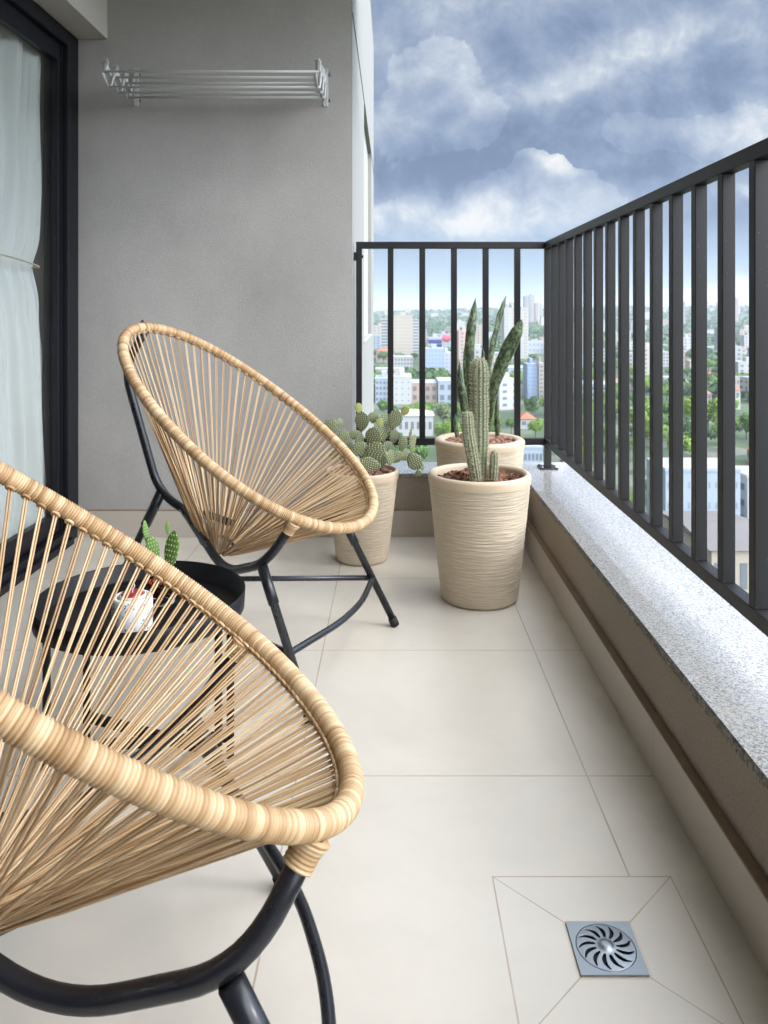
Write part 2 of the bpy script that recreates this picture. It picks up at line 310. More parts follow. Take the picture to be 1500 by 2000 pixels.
# ---------------------------------------------------------------- mesh helpers
class MB:
    def __init__(s): s.v = []; s.f = []; s.a = {}; s.sm = []
    def add(s, verts, faces, smooth=False, **attrs):
        b = len(s.v); s.v += [tuple(q) for q in verts]; s.f += [tuple(i+b for i in fc) for fc in faces]; s.sm += [smooth]*len(faces)
        for k in set(s.a) | set(attrs):
            arr = s.a.setdefault(k, [0.0]*b); val = attrs.get(k, 0.0)
            arr += [val]*len(verts) if not hasattr(val, '__len__') else list(val)
    def box(s, x0, x1, y0, y1, z0, z1, bev=0, **at):
        if bev:
            bm = bmesh.new(); bmesh.ops.create_cube(bm, size=1)
            for q in bm.verts: q.co = Vector(((x0+x1)/2+q.co.x*(x1-x0), (y0+y1)/2+q.co.y*(y1-y0), (z0+z1)/2+q.co.z*(z1-z0)))
            bmesh.ops.bevel(bm, geom=bm.edges[:], offset=bev, segments=2, affect='EDGES', profile=.5)
            bm.verts.index_update(); s.add([q.co.copy() for q in bm.verts], [[q.index for q in f_.verts] for f_ in bm.faces], False, **at); bm.free(); return
        s.add([(x0, y0, z0), (x1, y0, z0), (x1, y1, z0), (x0, y1, z0), (x0, y0, z1), (x1, y0, z1), (x1, y1, z1), (x0, y1, z1)],
              [(3, 2, 1, 0), (4, 5, 6, 7), (0, 1, 5, 4), (1, 2, 6, 5), (2, 3, 7, 6), (3, 0, 4, 7)], False, **at)
    def tube(s, pts, r, seg=10, closed=False, cap=True, smooth=True, up=None, **at):
        P = [Vector(q) for q in pts]; n_ = len(P); rr = r if hasattr(r, '__len__') else [r]*n_
        T = [((P[(i+1) % n_]-P[i-1]) if closed or 0 < i < n_-1 else (P[1]-P[0] if i == 0 else P[-1]-P[-2])).normalized() for i in range(n_)]
        N = Vector(up) if up is not None else (Vector((0, 0, 1)) if abs(T[0].z) < .9 else Vector((1, 0, 0)))
        V = []
        for i in range(n_):
            N = (N-T[i]*N.dot(T[i])); N = N.normalized() if N.length > 1e-6 else T[i].orthogonal().normalized()
            B = T[i].cross(N)
            for k in range(seg):
                a = 2*PI*k/seg; V.append(P[i]+(N*math.cos(a)+B*math.sin(a))*rr[i])
        Fc = [(i*seg+k, i*seg+(k+1) % seg, ((i+1) % n_)*seg+(k+1) % seg, ((i+1) % n_)*seg+k) for i in range(n_ if closed else n_-1) for k in range(seg)]
        if cap and not closed: Fc += [tuple(range(seg-1, -1, -1)), tuple((n_-1)*seg+k for k in range(seg))]
        at = {k: ([v_ for v_ in val for _ in range(seg)] if hasattr(val, '__len__') else val) for k, val in at.items()}
        s.add(V, Fc, smooth, **at)
    def lathe(s, prof, seg=64, c=(0, 0, 0), fn=None, smooth=True, capb=True, capt=False, **at):
        V = []
        for (r, z) in prof:
            for k in range(seg):
                a = 2*PI*k/seg; r2 = r+(fn(a, r, z) if fn else 0); V.append((c[0]+r2*math.cos(a), c[1]+r2*math.sin(a), c[2]+z))
        Fc = [(i*seg+k, i*seg+(k+1) % seg, (i+1)*seg+(k+1) % seg, (i+1)*seg+k) for i in range(len(prof)-1) for k in range(seg)]
        if capb: Fc.append(tuple(range(seg-1, -1, -1)))
        if capt: Fc.append(tuple((len(prof)-1)*seg+k for k in range(seg)))
        s.add(V, Fc, smooth, **at)
    def blob(s, c, rx, ry, rz, mtx=None, sub=1, jit=0, **at):
        bm = bmesh.new(); bmesh.ops.create_icosphere(bm, subdivisions=sub, radius=1)
        V = []
        for q in bm.verts:
            co = Vector((q.co.x*rx, q.co.y*ry, q.co.z*rz))*(1+(rnd.uniform(-jit, jit) if jit else 0))
            if mtx is not None: co = mtx @ co
            V.append(co+Vector(c))
        bm.verts.index_update(); s.add(V, [[q.index for q in f_.verts] for f_ in bm.faces], True, **at); bm.free()
    def mesh(s, name, m):
        me = bpy.data.meshes.new(name); me.from_pydata(s.v, [], s.f); me.update()
        me.polygons.foreach_set('use_smooth', s.sm)
        for k, arr in s.a.items():
            at = me.attributes.new(k, 'FLOAT', 'POINT'); at.data.foreach_set('value', arr)
        for q in (m if isinstance(m, (list, tuple)) else [m]): me.materials.append(q)
        return me
    def build(s, name, m, parent=None):
        return link(name, s.mesh(name, m), parent)
def link(name, me, parent=None):
    o = bpy.data.objects.new(name, me); COL.objects.link(o)
    if parent is not None: o.parent = parent
    return o
def tag(o, label=None, cat=None, group=None, kind=None):
    if label: o['label'] = label
    if cat: o['category'] = cat
    if group: o['group'] = group
    if kind: o['kind'] = kind
    return o
def thing(name, label, cat, loc=(0, 0, 0), rz=0, group=None):
    o = bpy.data.objects.new(name, None); COL.objects.link(o); o.location = loc; o.rotation_euler = (0, 0, rz); o.empty_display_size = .1
    return tag(o, label, cat, group)
def copy_tree(o, parent=None):
    c = o.copy(); COL.objects.link(c); c.parent = parent
    for ch in list(o.children): copy_tree(ch, c)
    return c
def cat_rom(pts, per=8, closed=False):
    P = [Vector(q) for q in pts]; n_ = len(P); out = []
    for i in range(n_ if closed else n_-1):
        p0, p1, p2, p3 = (P[(i-1) % n_], P[i], P[(i+1) % n_], P[(i+2) % n_]) if closed else (P[max(i-1, 0)], P[i], P[i+1], P[min(i+2, n_-1)])
        for k in range(per):
            t = k/per; out.append(.5*((2*p1)+(p2-p0)*t+(2*p0-5*p1+4*p2-p3)*t*t+(3*p1-p0-3*p2+p3)*t**3))
    if not closed: out.append(P[-1])
    return out
def rounded(pts, rad=.05, per=6):
    """polyline with filleted corners (bent pipe)"""
    P = [Vector(q) for q in pts]; out = [P[0]]
    for i in range(1, len(P)-1):
        a = (P[i-1]-P[i]); b = (P[i+1]-P[i]); r = min(rad, a.length*.48, b.length*.48)
        A = P[i]+a.normalized()*r; B = P[i]+b.normalized()*r
        for k in range(per+1):
            t = k/per; out.append(A*(1-t)**2+P[i]*2*t*(1-t)+B*t*t)
    out.append(P[-1]); return out
def at(px, v, d): return Vector(((px-CX)/F*d, d, H-(v-CY)/F*d))

# ---------------------------------------------------------------- balcony shell
XD = -1.345; YB = 3.338; XP = .539; YN = -1.6            # door plane, back wall, parapet skirting face, near end
m = MB(); m.box(XD-.05, XP+.03, YN, YB+.03, -.16, 0); tag(m.build('floor', M['tile']), kind='structure')
m = MB(); m.box(XD-.2, .80, YN, 3.60, 2.52, 2.75); tag(m.build('ceiling', M['white']), kind='structure')
m = MB(); m.box(XD-.2, .80, YN-.2, YN-.002, -.16, 2.75); tag(m.build('near_end_wall', M['beam']), kind='structure')
# grey end wall of the building
gw = thing('plaster_wall', 'grey textured plaster wall at the end of the balcony behind the chairs', 'wall', (-.9, YB, 0))
def local_build(mb, name, mt, parent):
    o = mb.build(name, mt, parent); o.matrix_parent_inverse = Matrix.Translation(-Vector(parent.location)); return o
m = MB(); m.box(-1.60, -.1735, YB, YB+.16, -.02, 2.519); local_build(m, 'wall', M['plaster'], gw)
m = MB(); m.box(-1.343, -.178, YB-.012, YB, .0005, .112); o = local_build(m, 'skirting', M['skirt'], gw)
m = MB(); m.box(-1.343, -.178, YB-.012, YB, .112, .116); s_ = m.build('raw_edge', M['terra'], o)
# light facade returning outside the end of the wall
sf = thing('outer_facade', 'pale outer facade beside the back railing, with a recessed grey shutter strip', 'facade', (-.17, 4.5, 0))
m = MB()
m.box(-.62, -.171, YB+.162, 4.74, -1.2, 3.4); m.box(-.62, -.171, 4.74, 6.35, -1.2, .79); m.box(-.62, -.171, 4.74, 6.35, 2.26, 3.4); m.box(-.62, -.171, 6.35, 7.2, -1.2, 3.4)
m.box(-.175, -.1712, YB+.001, YB+.162, -1.2, 3.4)
local_build(m, 'wall', M['facade'], sf)
m = MB(); m.box(-.60, -.198, 4.74, 6.35, .79, 2.26); local_build(m, 'shutter', M['facade_grey'], sf)
m = MB(); m.box(-.19, -.166, 4.70, 6.39, .775, .788); local_build(m, 'sill', M['facade_grey'], sf)
m = MB(); m.box(-.1705, -.1680, YB+.01, 7.2, 2.238, 2.246); local_build(m, 'joint', M['rail'], sf)
# ceiling beam above the door
m = MB(); m.box(XD-.16, -1.218, YN, YB-.001, 2.127, 2.519); tag(m.build('ceiling_beam', M['beam']), kind='structure')
# parapet: low plaster wall, skirting tiles and granite coping
pw = thing('parapet_wall', 'low brown plaster parapet with a speckled granite top running round the balcony edge', 'parapet', (.6, 1.5, 0))
m = MB(); m.box(XP+.020, .79, YN, 3.60, -.9, .246); m.box(-.168, XP+.019, YB+.020, 3.60, -.9, .246); local_build(m, 'plaster_wall', M['parapet'], pw)
for bx in ((XP, XP+.017, YN, YB-.0005, .0005, .109), (-.165, XP+.016, YB, YB+.017, .0005, .109)):
    m = MB(); m.box(*bx); sk = local_build(m, 'skirting', M['skirt'], pw)
    m = MB(); m.box(bx[0]+.0005, bx[1]+.002, bx[2]+.0005, bx[3]+.0015, .109, .113); m.build('raw_edge', M['terra'], sk)
def coping(x0, x1, y0, y1, face):
    m = MB(); m.box(x0, x1, y0, y1, .247, .268, .0015)
    g = local_build(m, 'granite_coping', M['granite'], pw)
    return g
g1 = coping(XP+.016, .825, YN, 3.605, 'x'); g2 = coping(-.166, XP+.0155, YB+.014, 3.605, 'y')
def rough_edge(p0, p1, nrm, parent):
    P0, P1, N = Vector(p0), Vector(p1), Vector(nrm); L = (P1-P0).length; nn = int(L/.006); V = []; Fc = []
    rows = (0, .25, .5, .75, 1.)
    for i in range(nn+1):
        b = P0.lerp(P1, i/nn)
        for j, q in enumerate(rows):
            e = mnoise.fractal(Vector((b.x*55, b.y*55, q*2.2)), 1., 2., 4)*.0016+.0012 if 0 < j < 4 else .0002
            V.append(b+N*max(e, .0002)+Vector((0, 0, .2472+.0204*q)))
    k = len(rows)
    for i in range(nn):
        for j in range(k-1): Fc.append((i*k+j, i*k+j+1, (i+1)*k+j+1, (i+1)*k+j))
    m = MB(); m.add(V, Fc, False); o = m.build('rough_edge', M['granite_raw'], parent); return o
rough_edge((XP+.0158, YN, 0), (XP+.0158, YB+.014, 0), (-1, 0, 0), g1)
rough_edge((-.166, YB+.0138, 0), (XP+.0155, YB+.0138, 0), (0, -1, 0), g2)

# ---------------------------------------------------------------- railing
RX = .690; RY = 3.465; RT = 1.272; RB0, RB1 = .372, .402
rl = thing('railing', 'charcoal metal railing of square bars standing on the granite parapet', 'railing', (RX, RY, .268))
def rpart(m, name, mt=None, parent=None): return local_build(m, name, mt or M['rail'], rl)
B_ = .002
m = MB(); m.box(-.160, RX-.0155, RY-.015, RY+.015, RT-.03, RT, B_); rpart(m, 'top_rail')
m = MB(); m.box(RX-.015, RX+.015, YN, RY+.015, RT-.03, RT, B_); rpart(m, 'top_rail')
m = MB(); m.box(-.160, RX-.0155, RY-.015, RY+.015, RB0, RB1, B_); rpart(m, 'bottom_rail')
m = MB(); m.box(RX-.015, RX+.015, YN, RY+.015, RB0, RB1, B_); rpart(m, 'bottom_rail')
proto = None
for k in range(1, 6):
    if proto is None:
        m = MB(); m.box(-.0130, .0130, -.0135, .0135, 0, RT-.03-RB1, .0015); proto = m.build('baluster', M['rail'], rl); b_ = proto
    else: b_ = proto.copy(); COL.objects.link(b_)
    b_.location = (-.1475+.1405*k-RX, 0, RB1-.268)
m = MB(); m.box(-.160, -.134, RY-.0135, RY+.0135, RB1, RT-.03, .0015); rpart(m, 'end_post')
m = MB(); m.box(-.1695, -.1605, RY-.022, RY+.022, 1.19, 1.225); rpart(m, 'wall_bracket'); m = MB(); m.tube([(-.134, RY, 1.207), (-.128, RY, 1.207)], .007, 8); rpart(m, 'bolt')
m = MB(); m.box(RX-.014, RX+.014, RY-.014, RY+.014, RB1, RT-.03, .0015); rpart(m, 'corner_post')
d = 3.325
while d > YN+.1:
    b_ = proto.copy(); COL.objects.link(b_); b_.location = (0, d-RY, RB1-.268); b_.rotation_euler = (0, 0, R(90)); d -= .1428
for yy_ in (RY, 1.05, -1.2):
    m = MB(); m.box(RX-.0145, RX+.0145, yy_-.0145, yy_+.0145, .275, RB0, .001); f_ = rpart(m, 'foot')
    m = MB(); m.box(RX-.04, RX+.04, yy_-.04, yy_+.04, .2684, .2745, .001); pl = m.build('base_plate', M['rail'], f_)
    for a in (-1, 1):
        for b in (-1, 1): m = MB(); m.tube([(RX+a*.03, yy_+b*.03, .2745), (RX+a*.03, yy_+b*.03, .280)], .006, 6); m.build('bolt', M['steel'], f_)

# ---------------------------------------------------------------- sliding door, curtain, room behind
sd = thing('sliding_door', 'black framed glass sliding door on the left with a pale green curtain behind it', 'door', (XD, 2.2, 0))
m = MB(); m.box(XD-.10, XD+.004, 3.232, YB-.001, .001, 2.126, .003); m.box(XD-.10, XD+.004, YN, 3.2315, 2.062, 2.126, .003); local_build(m, 'outer_frame', M['black'], sd)
m = MB(); m.box(XD-.12, XD+.03, YN, 3.2315, .001, .028, .003); m.box(XD-.02, XD+.012, YN, 3.2315, .0285, .058, .003); m.box(XD-.085, XD-.06, YN, 3.2315, .0285, .05, .003); local_build(m, 'track', M['black'], sd)
m = MB(); m.box(XD-.055, XD-.022, 3.195, 3.2312, .06, 2.0615, .003); m.box(XD-.055, XD-.022, YN, 3.1948, 1.99, 2.0615, .003); m.box(XD-.055, XD-.022, YN, 3.1948, .06, .135, .003); m.box(XD-.0215, XD-.016, 3.210, 3.220, .06, 2.06)
local_build(m, 'sash', M['black'], sd)
m = MB(); m.box(XD-.042, XD-.036, YN, 3.1946, .1352, 1.9898); local_build(m, 'glass_pane', M['pane'], sd)
m = MB(); m.box(-4.6, XD-.13, YN, 3.6, -.10, -.004); tag(m.build('room_floor', M['roomfloor']), kind='structure')
m = MB(); m.box(-4.6, -1.605, 3.34, 3.5, -.1, 2.6); m.box(-4.75, -4.6, YN, 3.5, -.1, 2.6); m.box(-4.75, XD-.2, YN-.1, YN, -.1, 2.6); tag(m.build('room_wall', M['room']), kind='structure')
m = MB(); m.box(-4.75, XD-.205, YN-.1, 3.5, 2.6, 2.75); tag(m.build('room_ceiling', M['white']), kind='structure')
m = MB(); m.box(XD-.20, XD-.105, YN, 3.339, 2.128, 2.6); m.box(-1.602, XD-.101, 3.31, 3.338, -.003, 2.126); tag(m.build('door_reveal', M['room']), kind='structure')
# curtain: pleated cloth, gathered at the tie
def curtain_mesh():
    nu, nv = 260, 90; V = []; Fc = []; zt = 2.30; ztie = 1.145
    for j in range(nv+1):
        z = .012+(zt-.012)*j/nv
        if z > ztie: q = min(1, (z-ztie)/(zt-ztie)); pin = .30*(1-q)**1.6*1.0; edge = 3.158+.088*q**.8
        else: q = (ztie-z)/ztie; pin = .30*max(0, 1-q*1.25)**1.4; edge = 3.158+.135*min(1, q*1.15)**.75
        for i in range(nu+1):
            u = i/nu; y = 2.25+(edge-2.25)*u
            ph_ = u*44+.8*math.sin(u*9+1)+.35*math.sin(z*1.3+u*4)
            amp = .028*(.5+.5*mnoise.noise(Vector((u*7, z*.5, 3)))+.35)*(1-.5*pin/.3)
            x = -1.440+.75*amp*math.sin(ph_)+.010*math.sin(ph_*2.3+z*2)+.02*mnoise.noise(Vector((u*9, z*2.4, 1)))
            k = math.exp(-((z-ztie)/.06)**2); x += -.012*k
            x += .018*mnoise.noise(Vector((u*16, z*5, 9)))*math.exp(-((z-ztie+.1)/.25)**2)
            V.append((x, y, z))
    w_ = nu+1
    for j in range(nv):
        for i in range(nu): Fc.append((j*w_+i, j*w_+i+1, (j+1)*w_+i+1, (j+1)*w_+i))
    return V, Fc
cv, cf = curtain_mesh(); m = MB(); m.add(cv, cf, True)
cu = m.build('curtain', M['curtain']); so_ = cu.modifiers.new('thickness', 'SOLIDIFY'); so_.thickness = .002
tag(cu, 'pale green floor length curtain tied at the middle behind the glass door', 'curtain')
m = MB(); m.tube(cat_rom([(-1.405, 2.3, 1.20), (-1.400, 2.7, 1.172), (-1.402, 2.95, 1.156), (-1.408, 3.08, 1.146), (-1.425, 3.145, 1.141), (-1.462, 3.160, 1.140), (-1.49, 3.12, 1.144)], 8), .0035, 6); m.build('tieback', M['string'], cu)

# ---------------------------------------------------------------- floor drain
CXD, CYD = (DX0+DX1)/2, (DY0+DY1)/2
dr = thing('floor_drain', 'square steel floor drain with a round swirl grate in the tiles', 'drain', (CXD, CYD, 0))
m = MB(); S = .0495; r0 = .0445; seg = 64; V = []; Fc = []
for k in range(seg):
    a = 2*PI*k/seg; c, s = math.cos(a), math.sin(a); q = S/max(abs(c), abs(s))
    V += [(q*c, q*s, .0005), (q*c, q*s, .0035), (r0*c, r0*s, .0035), (r0*c, r0*s, .0005)]
for k in range(seg):
    b, e = k*4, ((k+1) % seg)*4
    for j in range(3): Fc.append((b+j, e+j, e+j+1, b+j+1))
m.add(V, Fc); m.build('frame', M['steel'], dr)
def slot(r, a, n_=13):
    if not .0155 < r < .0405: return False
    q = (r-.0155)/.025
    ctr = .42*q*q-.16*q; d = (a-ctr) % (2*PI/n_); d = min(d, 2*PI/n_-d)*r
    return d < .0011+.0021*math.sin(PI*min(1, q*1.0))**.8
m = MB(); nr, na = 44, 390; V = []; Fc = []
def gz(r): return .0036+.0022*max(0, 1-(r/.044)**2)+.0030*math.exp(-(r/.010)**4)
for i in range(nr+1):
    r = .0437*i/nr
    for k in range(na): a = 2*PI*k/na; V.append((r*math.cos(a), r*math.sin(a), gz(r)))
for i in range(nr):
    for k in range(na):
        if not slot(.0437*(i+.5)/nr, 2*PI*(k+.5)/na): Fc.append((i*na+k, (i+1)*na+k, (i+1)*na+(k+1) % na, i*na+(k+1) % na))
m.add(V, Fc, True); gr = m.build('grate', M['steel'], dr); q_ = gr.modifiers.new('thickness', 'SOLIDIFY'); q_.thickness = .0018
m = MB(); m.lathe([(.0443, .0012), (.0001, .0012)], 48, capb=False); m.build('drain_hole', M['dark'], dr)

# ---------------------------------------------------------------- clothes rack on the wall
ck = thing('clothes_rack', 'folding aluminium clothes drying rack fixed high on the grey wall', 'drying rack', (-.69, YB, 1.9))
def cpart(m, name, mt='alu', par=None): return local_build(m, name, M[mt], ck)
xl, xr = -1.094, -.285
YR = [(2.956, 1.871), (3.065, 1.882), (3.180, 1.893)]; YL = [(3.018, 1.830), (3.134, 1.842), (3.237, 1.851)]
for x in (xl, xr):
    m = MB(); m.box(x-.011, x+.011, YB-.006, YB-.0005, 1.838, 2.002, .002); pl = cpart(m, 'wall_plate')
    m = MB()
    for z in (1.865, 1.975): m = MB(); m.tube([(x+.02, YB-.0005, z), (x+.02, YB-.007, z)], .006, 8); cpart(m, 'screw', 'steel')
    m = MB()
    sgn = 1 if x < -.7 else -1
    hi_ = [(3.31, 1.975), (3.20, 1.952), (3.09, 1.935), (2.98, 1.925)]; lo_ = [(3.30, 1.855), (3.237, 1.851), (3.134, 1.842), (3.018, 1.830)]
    m = MB()
    def arm(a, b, off): m.box(0, 0, 0, 0, 0, 0); m.v = m.v[:-8]; m.f = m.f[:-6]; m.sm = m.sm[:-6]; m.tube([(x+off, a[0], a[1]), (x+off, b[0], b[1])], .0062, 6)
    for i in range(3): arm(hi_[i], lo_[i+1], .004); arm(lo_[i], hi_[i+1], -.006)
    arm(hi_[3], YR[0], .004); arm(YR[0], lo_[3], -.006)
    for q in YR: arm(q, (q[0]+.02, q[1]+.045), .009)
    cpart(m, 'scissor_arm')
for (y, z) in YR+YL:
    m = MB(); m.tube([(xl-.008, y, z), (xr+.008, y, z)], .0048, 10); cpart(m, 'rod')

# ---------------------------------------------------------------- lounge chairs
SH = (0.868302, 0.338572, 0.099638, 0.638226, 0.395631, 0.005314, 0.036574)
def rim_pt(ph_):
    L, W, k, tilt, zf, b, k2 = SH
    u = L*(1-math.cos(ph_))/2; w_ = W*math.sin(ph_)*(1+k*math.cos(ph_)+k2*math.cos(2*ph_)); nn = b*math.sin(ph_)**2
    return Vector((-u*math.cos(tilt)-nn*math.sin(tilt), w_, zf+u*math.sin(tilt)-nn*math.cos(tilt)))
def rim_samples(n_):
    fine = [rim_pt(2*PI*i/3000) for i in range(3001)]; L = [0]
    for i in range(3000): L.append(L[-1]+(fine[i+1]-fine[i]).length)
    out = []; j = 0
    for i in range(n_):
        t = L[-1]*i/n_
        while L[j+1] < t: j += 1
        f_ = (t-L[j])/(L[j+1]-L[j]); out.append(fine[j].lerp(fine[j+1], f_))
    return out, L[-1]
RING_C = Vector((-.450, 0, .296)); RING_R = .048
def ring_pt(a): return RING_C+Vector((math.cos(a)*RING_R, math.sin(a)*RING_R, -.02*math.cos(a)))
def make_chair():
    ch = thing('lounge_chair', 'x', 'chair', (0, 0, 0))
    r_ = random.Random(3)
    # cord-wrapped rim, every turn of the wrapping modelled
    _, Lr = rim_samples(10); NW = int(Lr/.0044); per = 6; pts, _ = rim_samples(NW*per)
    rad = []; var = []; cur = .5; base = .0126; bulge = 0
    for i in range(NW):
        cur = min(1, max(0, .12*cur+.88*r_.random()))
        if r_.random() < .03: bulge = -.0008
        bulge *= .45
        for k in range(per):
            rad.append(base-.0006+bulge+.0026*abs(math.sin(PI*(k+.5)/per))**.7); var.append(cur)
    m = MB(); m.tube(pts, rad, 16, closed=True, up=(.6, 0, .8), var=var); m.build('wrapped_rim', M['cord'], ch)
    # cords from the rim to the small ring under the seat
    mc = MB(); mk = MB(); N_ = []
    s = 0.; allp, Lr = rim_samples(2400)
    while s < Lr-.006:
        i = int(s/Lr*2400) % 2400; p = allp[i]; fr = max(0, (p.x+.42)/.42)
        N_.append((i, p)); s += .0285-.0150*min(1, fr*1.3)
    for q, (i, p) in enumerate(N_):
        fr_ = max(0, (p.x+.35)/.35)
        ang = math.atan2(p.y/1.0, p.x-RING_C.x)
        T = (allp[(i+1) % 2400]-allp[i-1]).normalized()
        for e in (-1, 1):
            a = ang+e*(.022+.03*min(1, fr_))+r_.uniform(-.022, .022); g = ring_pt(a)+Vector((0, 0, r_.uniform(-.005, .005)+(q % 3-1)*.006))
            dr_ = (g-p).normalized(); s0 = p+dr_*.0142+T*e*.0021
            sag = r_.uniform(0, .0025); nrm = dr_.cross(T).normalized()
            P = [s0.lerp(g, t)+nrm*(sag*math.sin(PI*t)*r_.choice((-1, 1)))+Vector((0, 0, -.003*math.sin(PI*t))) for t in (0, .25, .5, .75, 1)]
            mc.tube(P, .00168, 6, cap=False, var=r_.random())
        dr_ = (RING_C-p).normalized(); kp = p+dr_*.0158; nn = dr_.cross(T).normalized()
        ring = [kp+T*(.0062*math.cos(2*PI*k/10))+nn*(.0042*math.sin(2*PI*k/10)) for k in range(10)]
        mk.tube(ring, .0024, 6, closed=True, up=dr_, var=r_.random())
    # outside layer: cords carried round the rear of the basket, a little lower
    mc.build('cord_seat', M['cord'], ch); mk.build('cord_loops', M['cord'], ch)
    m = MB(); m.tube([ring_pt(2*PI*k/40) for k in range(40)], .006, 8, closed=True); m.build('seat_ring', M['tube'], ch)
    for s in (-1, 1):
        fa = rim_pt(R(40.5)); fa.y *= s
        m = MB()
        path = rounded([(fa.x, fa.y, fa.z), (-.158, .254*s, .344), (-.330, .156*s, .274), (-.560, .008*s, .388)], .075, 8)
        m.tube(path, .0120, 12); m.build('side_tube', M['tube'], ch)
        # wrapping where the tube meets the rim
        d0 = (path[1]-path[0]).normalized(); m = MB(); P = []; rr = []; vv = []
        for k in range(28):
            P.append(path[0]+d0*(.010+.0011*k)); rr.append(.0150+.0016*abs(math.sin(PI*k/4+.3))+.004*max(0, 1-k/14)); vv.append(r_.random() if k % 4 == 0 else vv[-1])
        m.tube(P, rr, 12, var=vv); m.build('tube_wrap', M['cord'], ch)
        j = Vector((-.170, .250*s, .335)); ft = Vector((-.014, .302*s, .006)); jt = j.lerp(ft, .57)
        m = MB(); m.tube([j, j.lerp(ft, .25), j.lerp(ft, .255), ft], [.0135, .0135, .0108, .0108], 12); lg = m.build('front_leg', M['tube'], ch)
        m = MB(); m.tube([ft+(ft-j).normalized()*-.022, ft+Vector((0, 0, -.004))], .0135, 12); m.build('foot_cap', M['rubber'], lg)
        m = MB(); m.tube([jt, Vector((-.782, .012*s, .150))], .0082, 10); m.build('stretcher', M['tube'], ch)
    ends = Vector((-.170, .250, .335)).lerp(Vector((-.014, .302, .006)), .57)
    bow = cat_rom([(ends.x, ends.y, ends.z), (ends.x+.020, .20, .150), (-.040, .09, .150), (-.035, 0, .150), (-.040, -.09, .150), (ends.x+.020, -.20, .150), (ends.x, -ends.y, ends.z)], 8)
    m = MB(); m.tube(bow, .0085, 10); m.build('front_bow', M['tube'], ch)
    top = rim_pt(PI); m = MB(); m.tube(rounded([(top.x+.004, 0, top.z-.004), (-.772, 0, .790), (-.648, 0, .424), (-.46, 0, .335)], .07, 8), .0125, 12); m.build('rear_tube', M['tube'], ch)
    m = MB(); m.tube([Vector((top.x-.001, 0, top.z-.002))+Vector((0, .0015*k-.012, .0004*abs(k-8))) for k in range(17)], [.0165+.001*abs(math.sin(PI*k/4)) for k in range(17)], 14, var=[((k//4)*.37) % 1 for k in range(17)]); m.build('tube_wrap', M['cord'], ch)
    m = MB(); m.tube([(top.x-.006, 0, top.z+.012), (top.x-.010, 0, top.z+.0205)], .0045, 8); m.build('bolt', M['tube'], ch)
    a, b = Vector((-.640, 0, .428)), Vector((-.868, 0, .006))
    m = MB(); m.tube([a, a.lerp(b, .24), a.lerp(b, .245), b], [.0150, .0150, .0112, .0112], 12); lg = m.build('rear_leg', M['tube'], ch)
    m = MB(); m.tube([b+(a-b).normalized()*.022, b+Vector((0, 0, -.004))], .0138, 12); m.build('foot_cap', M['rubber'], lg)
    return ch
chair = make_chair()
QA = (-0.0759, 2.0916, -0.3327); QB = (-0.0680, 1.0145, 0.3253)
ch2 = copy_tree(chair)
chair.location = (QA[0], QA[1], 0); chair.rotation_euler = (0, 0, QA[2])
ch2.location = (QB[0], QB[1], 0); ch2.rotation_euler = (0, 0, QB[2])
tag(chair, 'whole egg-shaped cord lounge chair on black legs, standing beyond the round tray table', 'chair', group='cord lounge chairs on the balcony')
tag(ch2, 'nearest cord lounge chair, cut off by the left picture edge before the table', 'chair', group='cord lounge chairs on the balcony')

# ---------------------------------------------------------------- tray table and what stands on it
TC = Vector((-.530, 1.655, 0)); TZ = .322
tt = thing('tray_table', 'round black metal tray table between the two cord chairs', 'table', TC)
m = MB(); Rt = .214
m.lathe([(.0005, TZ-.003), (Rt-.006, TZ-.003), (Rt-.001, TZ+.001), (Rt+.001, TZ+.040), (Rt-.001, TZ+.0415), (Rt-.003, TZ+.040), (Rt-.005, TZ+.003), (Rt-.010, TZ), (.0005, TZ)], 96, capb=False)
m.build('tray', M['tray'], tt)
for (a, b) in (((-.690, 1.762), (-.360, 1.617)), ((-.722, 1.630), (-.348, 1.679))):
    A = Vector((*a, 0))-TC; B = Vector((*b, 0))-TC; m = MB()
    m.tube(rounded([A+Vector((0, 0, .0)), A+Vector((0, 0, TZ-.012)), B+Vector((0, 0, TZ-.012)), B], .012, 4), .0082, 10)
    fr = m.build('leg_frame', M['tray'], tt)
    m = MB(); z = .045; m.box(-.0075, .0075, 0, (B-A).length-.014, z-.009, z+.009); o = m.build('cross_bar', M['tray'], fr)
    ang = math.atan2((B-A).y, (B-A).x); o.location = A+(B-A).normalized()*.007; o.rotation_euler = (0, 0, ang-PI/2)
# candle in a speckled holder
cc = at(258.5, 612, 1.555); cc.z = TZ
cd = thing('candle', 'red candle in a white speckled terrazzo holder on the black tray', 'candle', cc)
m = MB(); m.lathe([(.0005, 0), (.034, 0), (.0375, .003), (.0392, .010), (.0392, .064), (.0375, .0695), (.035, .071), (.030, .0700), (.0285, .062), (.0005, .060)], 56); m.build('holder', M['terrazzo'], cd)
m = MB(); m.lathe([(.0235, .0605), (.0262, .066), (.0255, .0735), (.0235, .0745), (.022, .071), (.0005, .070)], 40, capb=False, fn=lambda a, r, z: .0008*math.sin(3*a)); m.build('cup', M['cream'], cd)
m = MB(); m.lathe([(.0215, .0705), (.020, .0775), (.012, .0785), (.0005, .077)], 32, capb=False); wx = m.build('wax', M['wax'], cd)
m = MB(); m.tube(cat_rom([(0, 0, .077), (.001, 0, .084), (.004, .001, .089), (.003, 0, .094)], 5), .0011, 6); m.build('wick', M['wick'], wx)
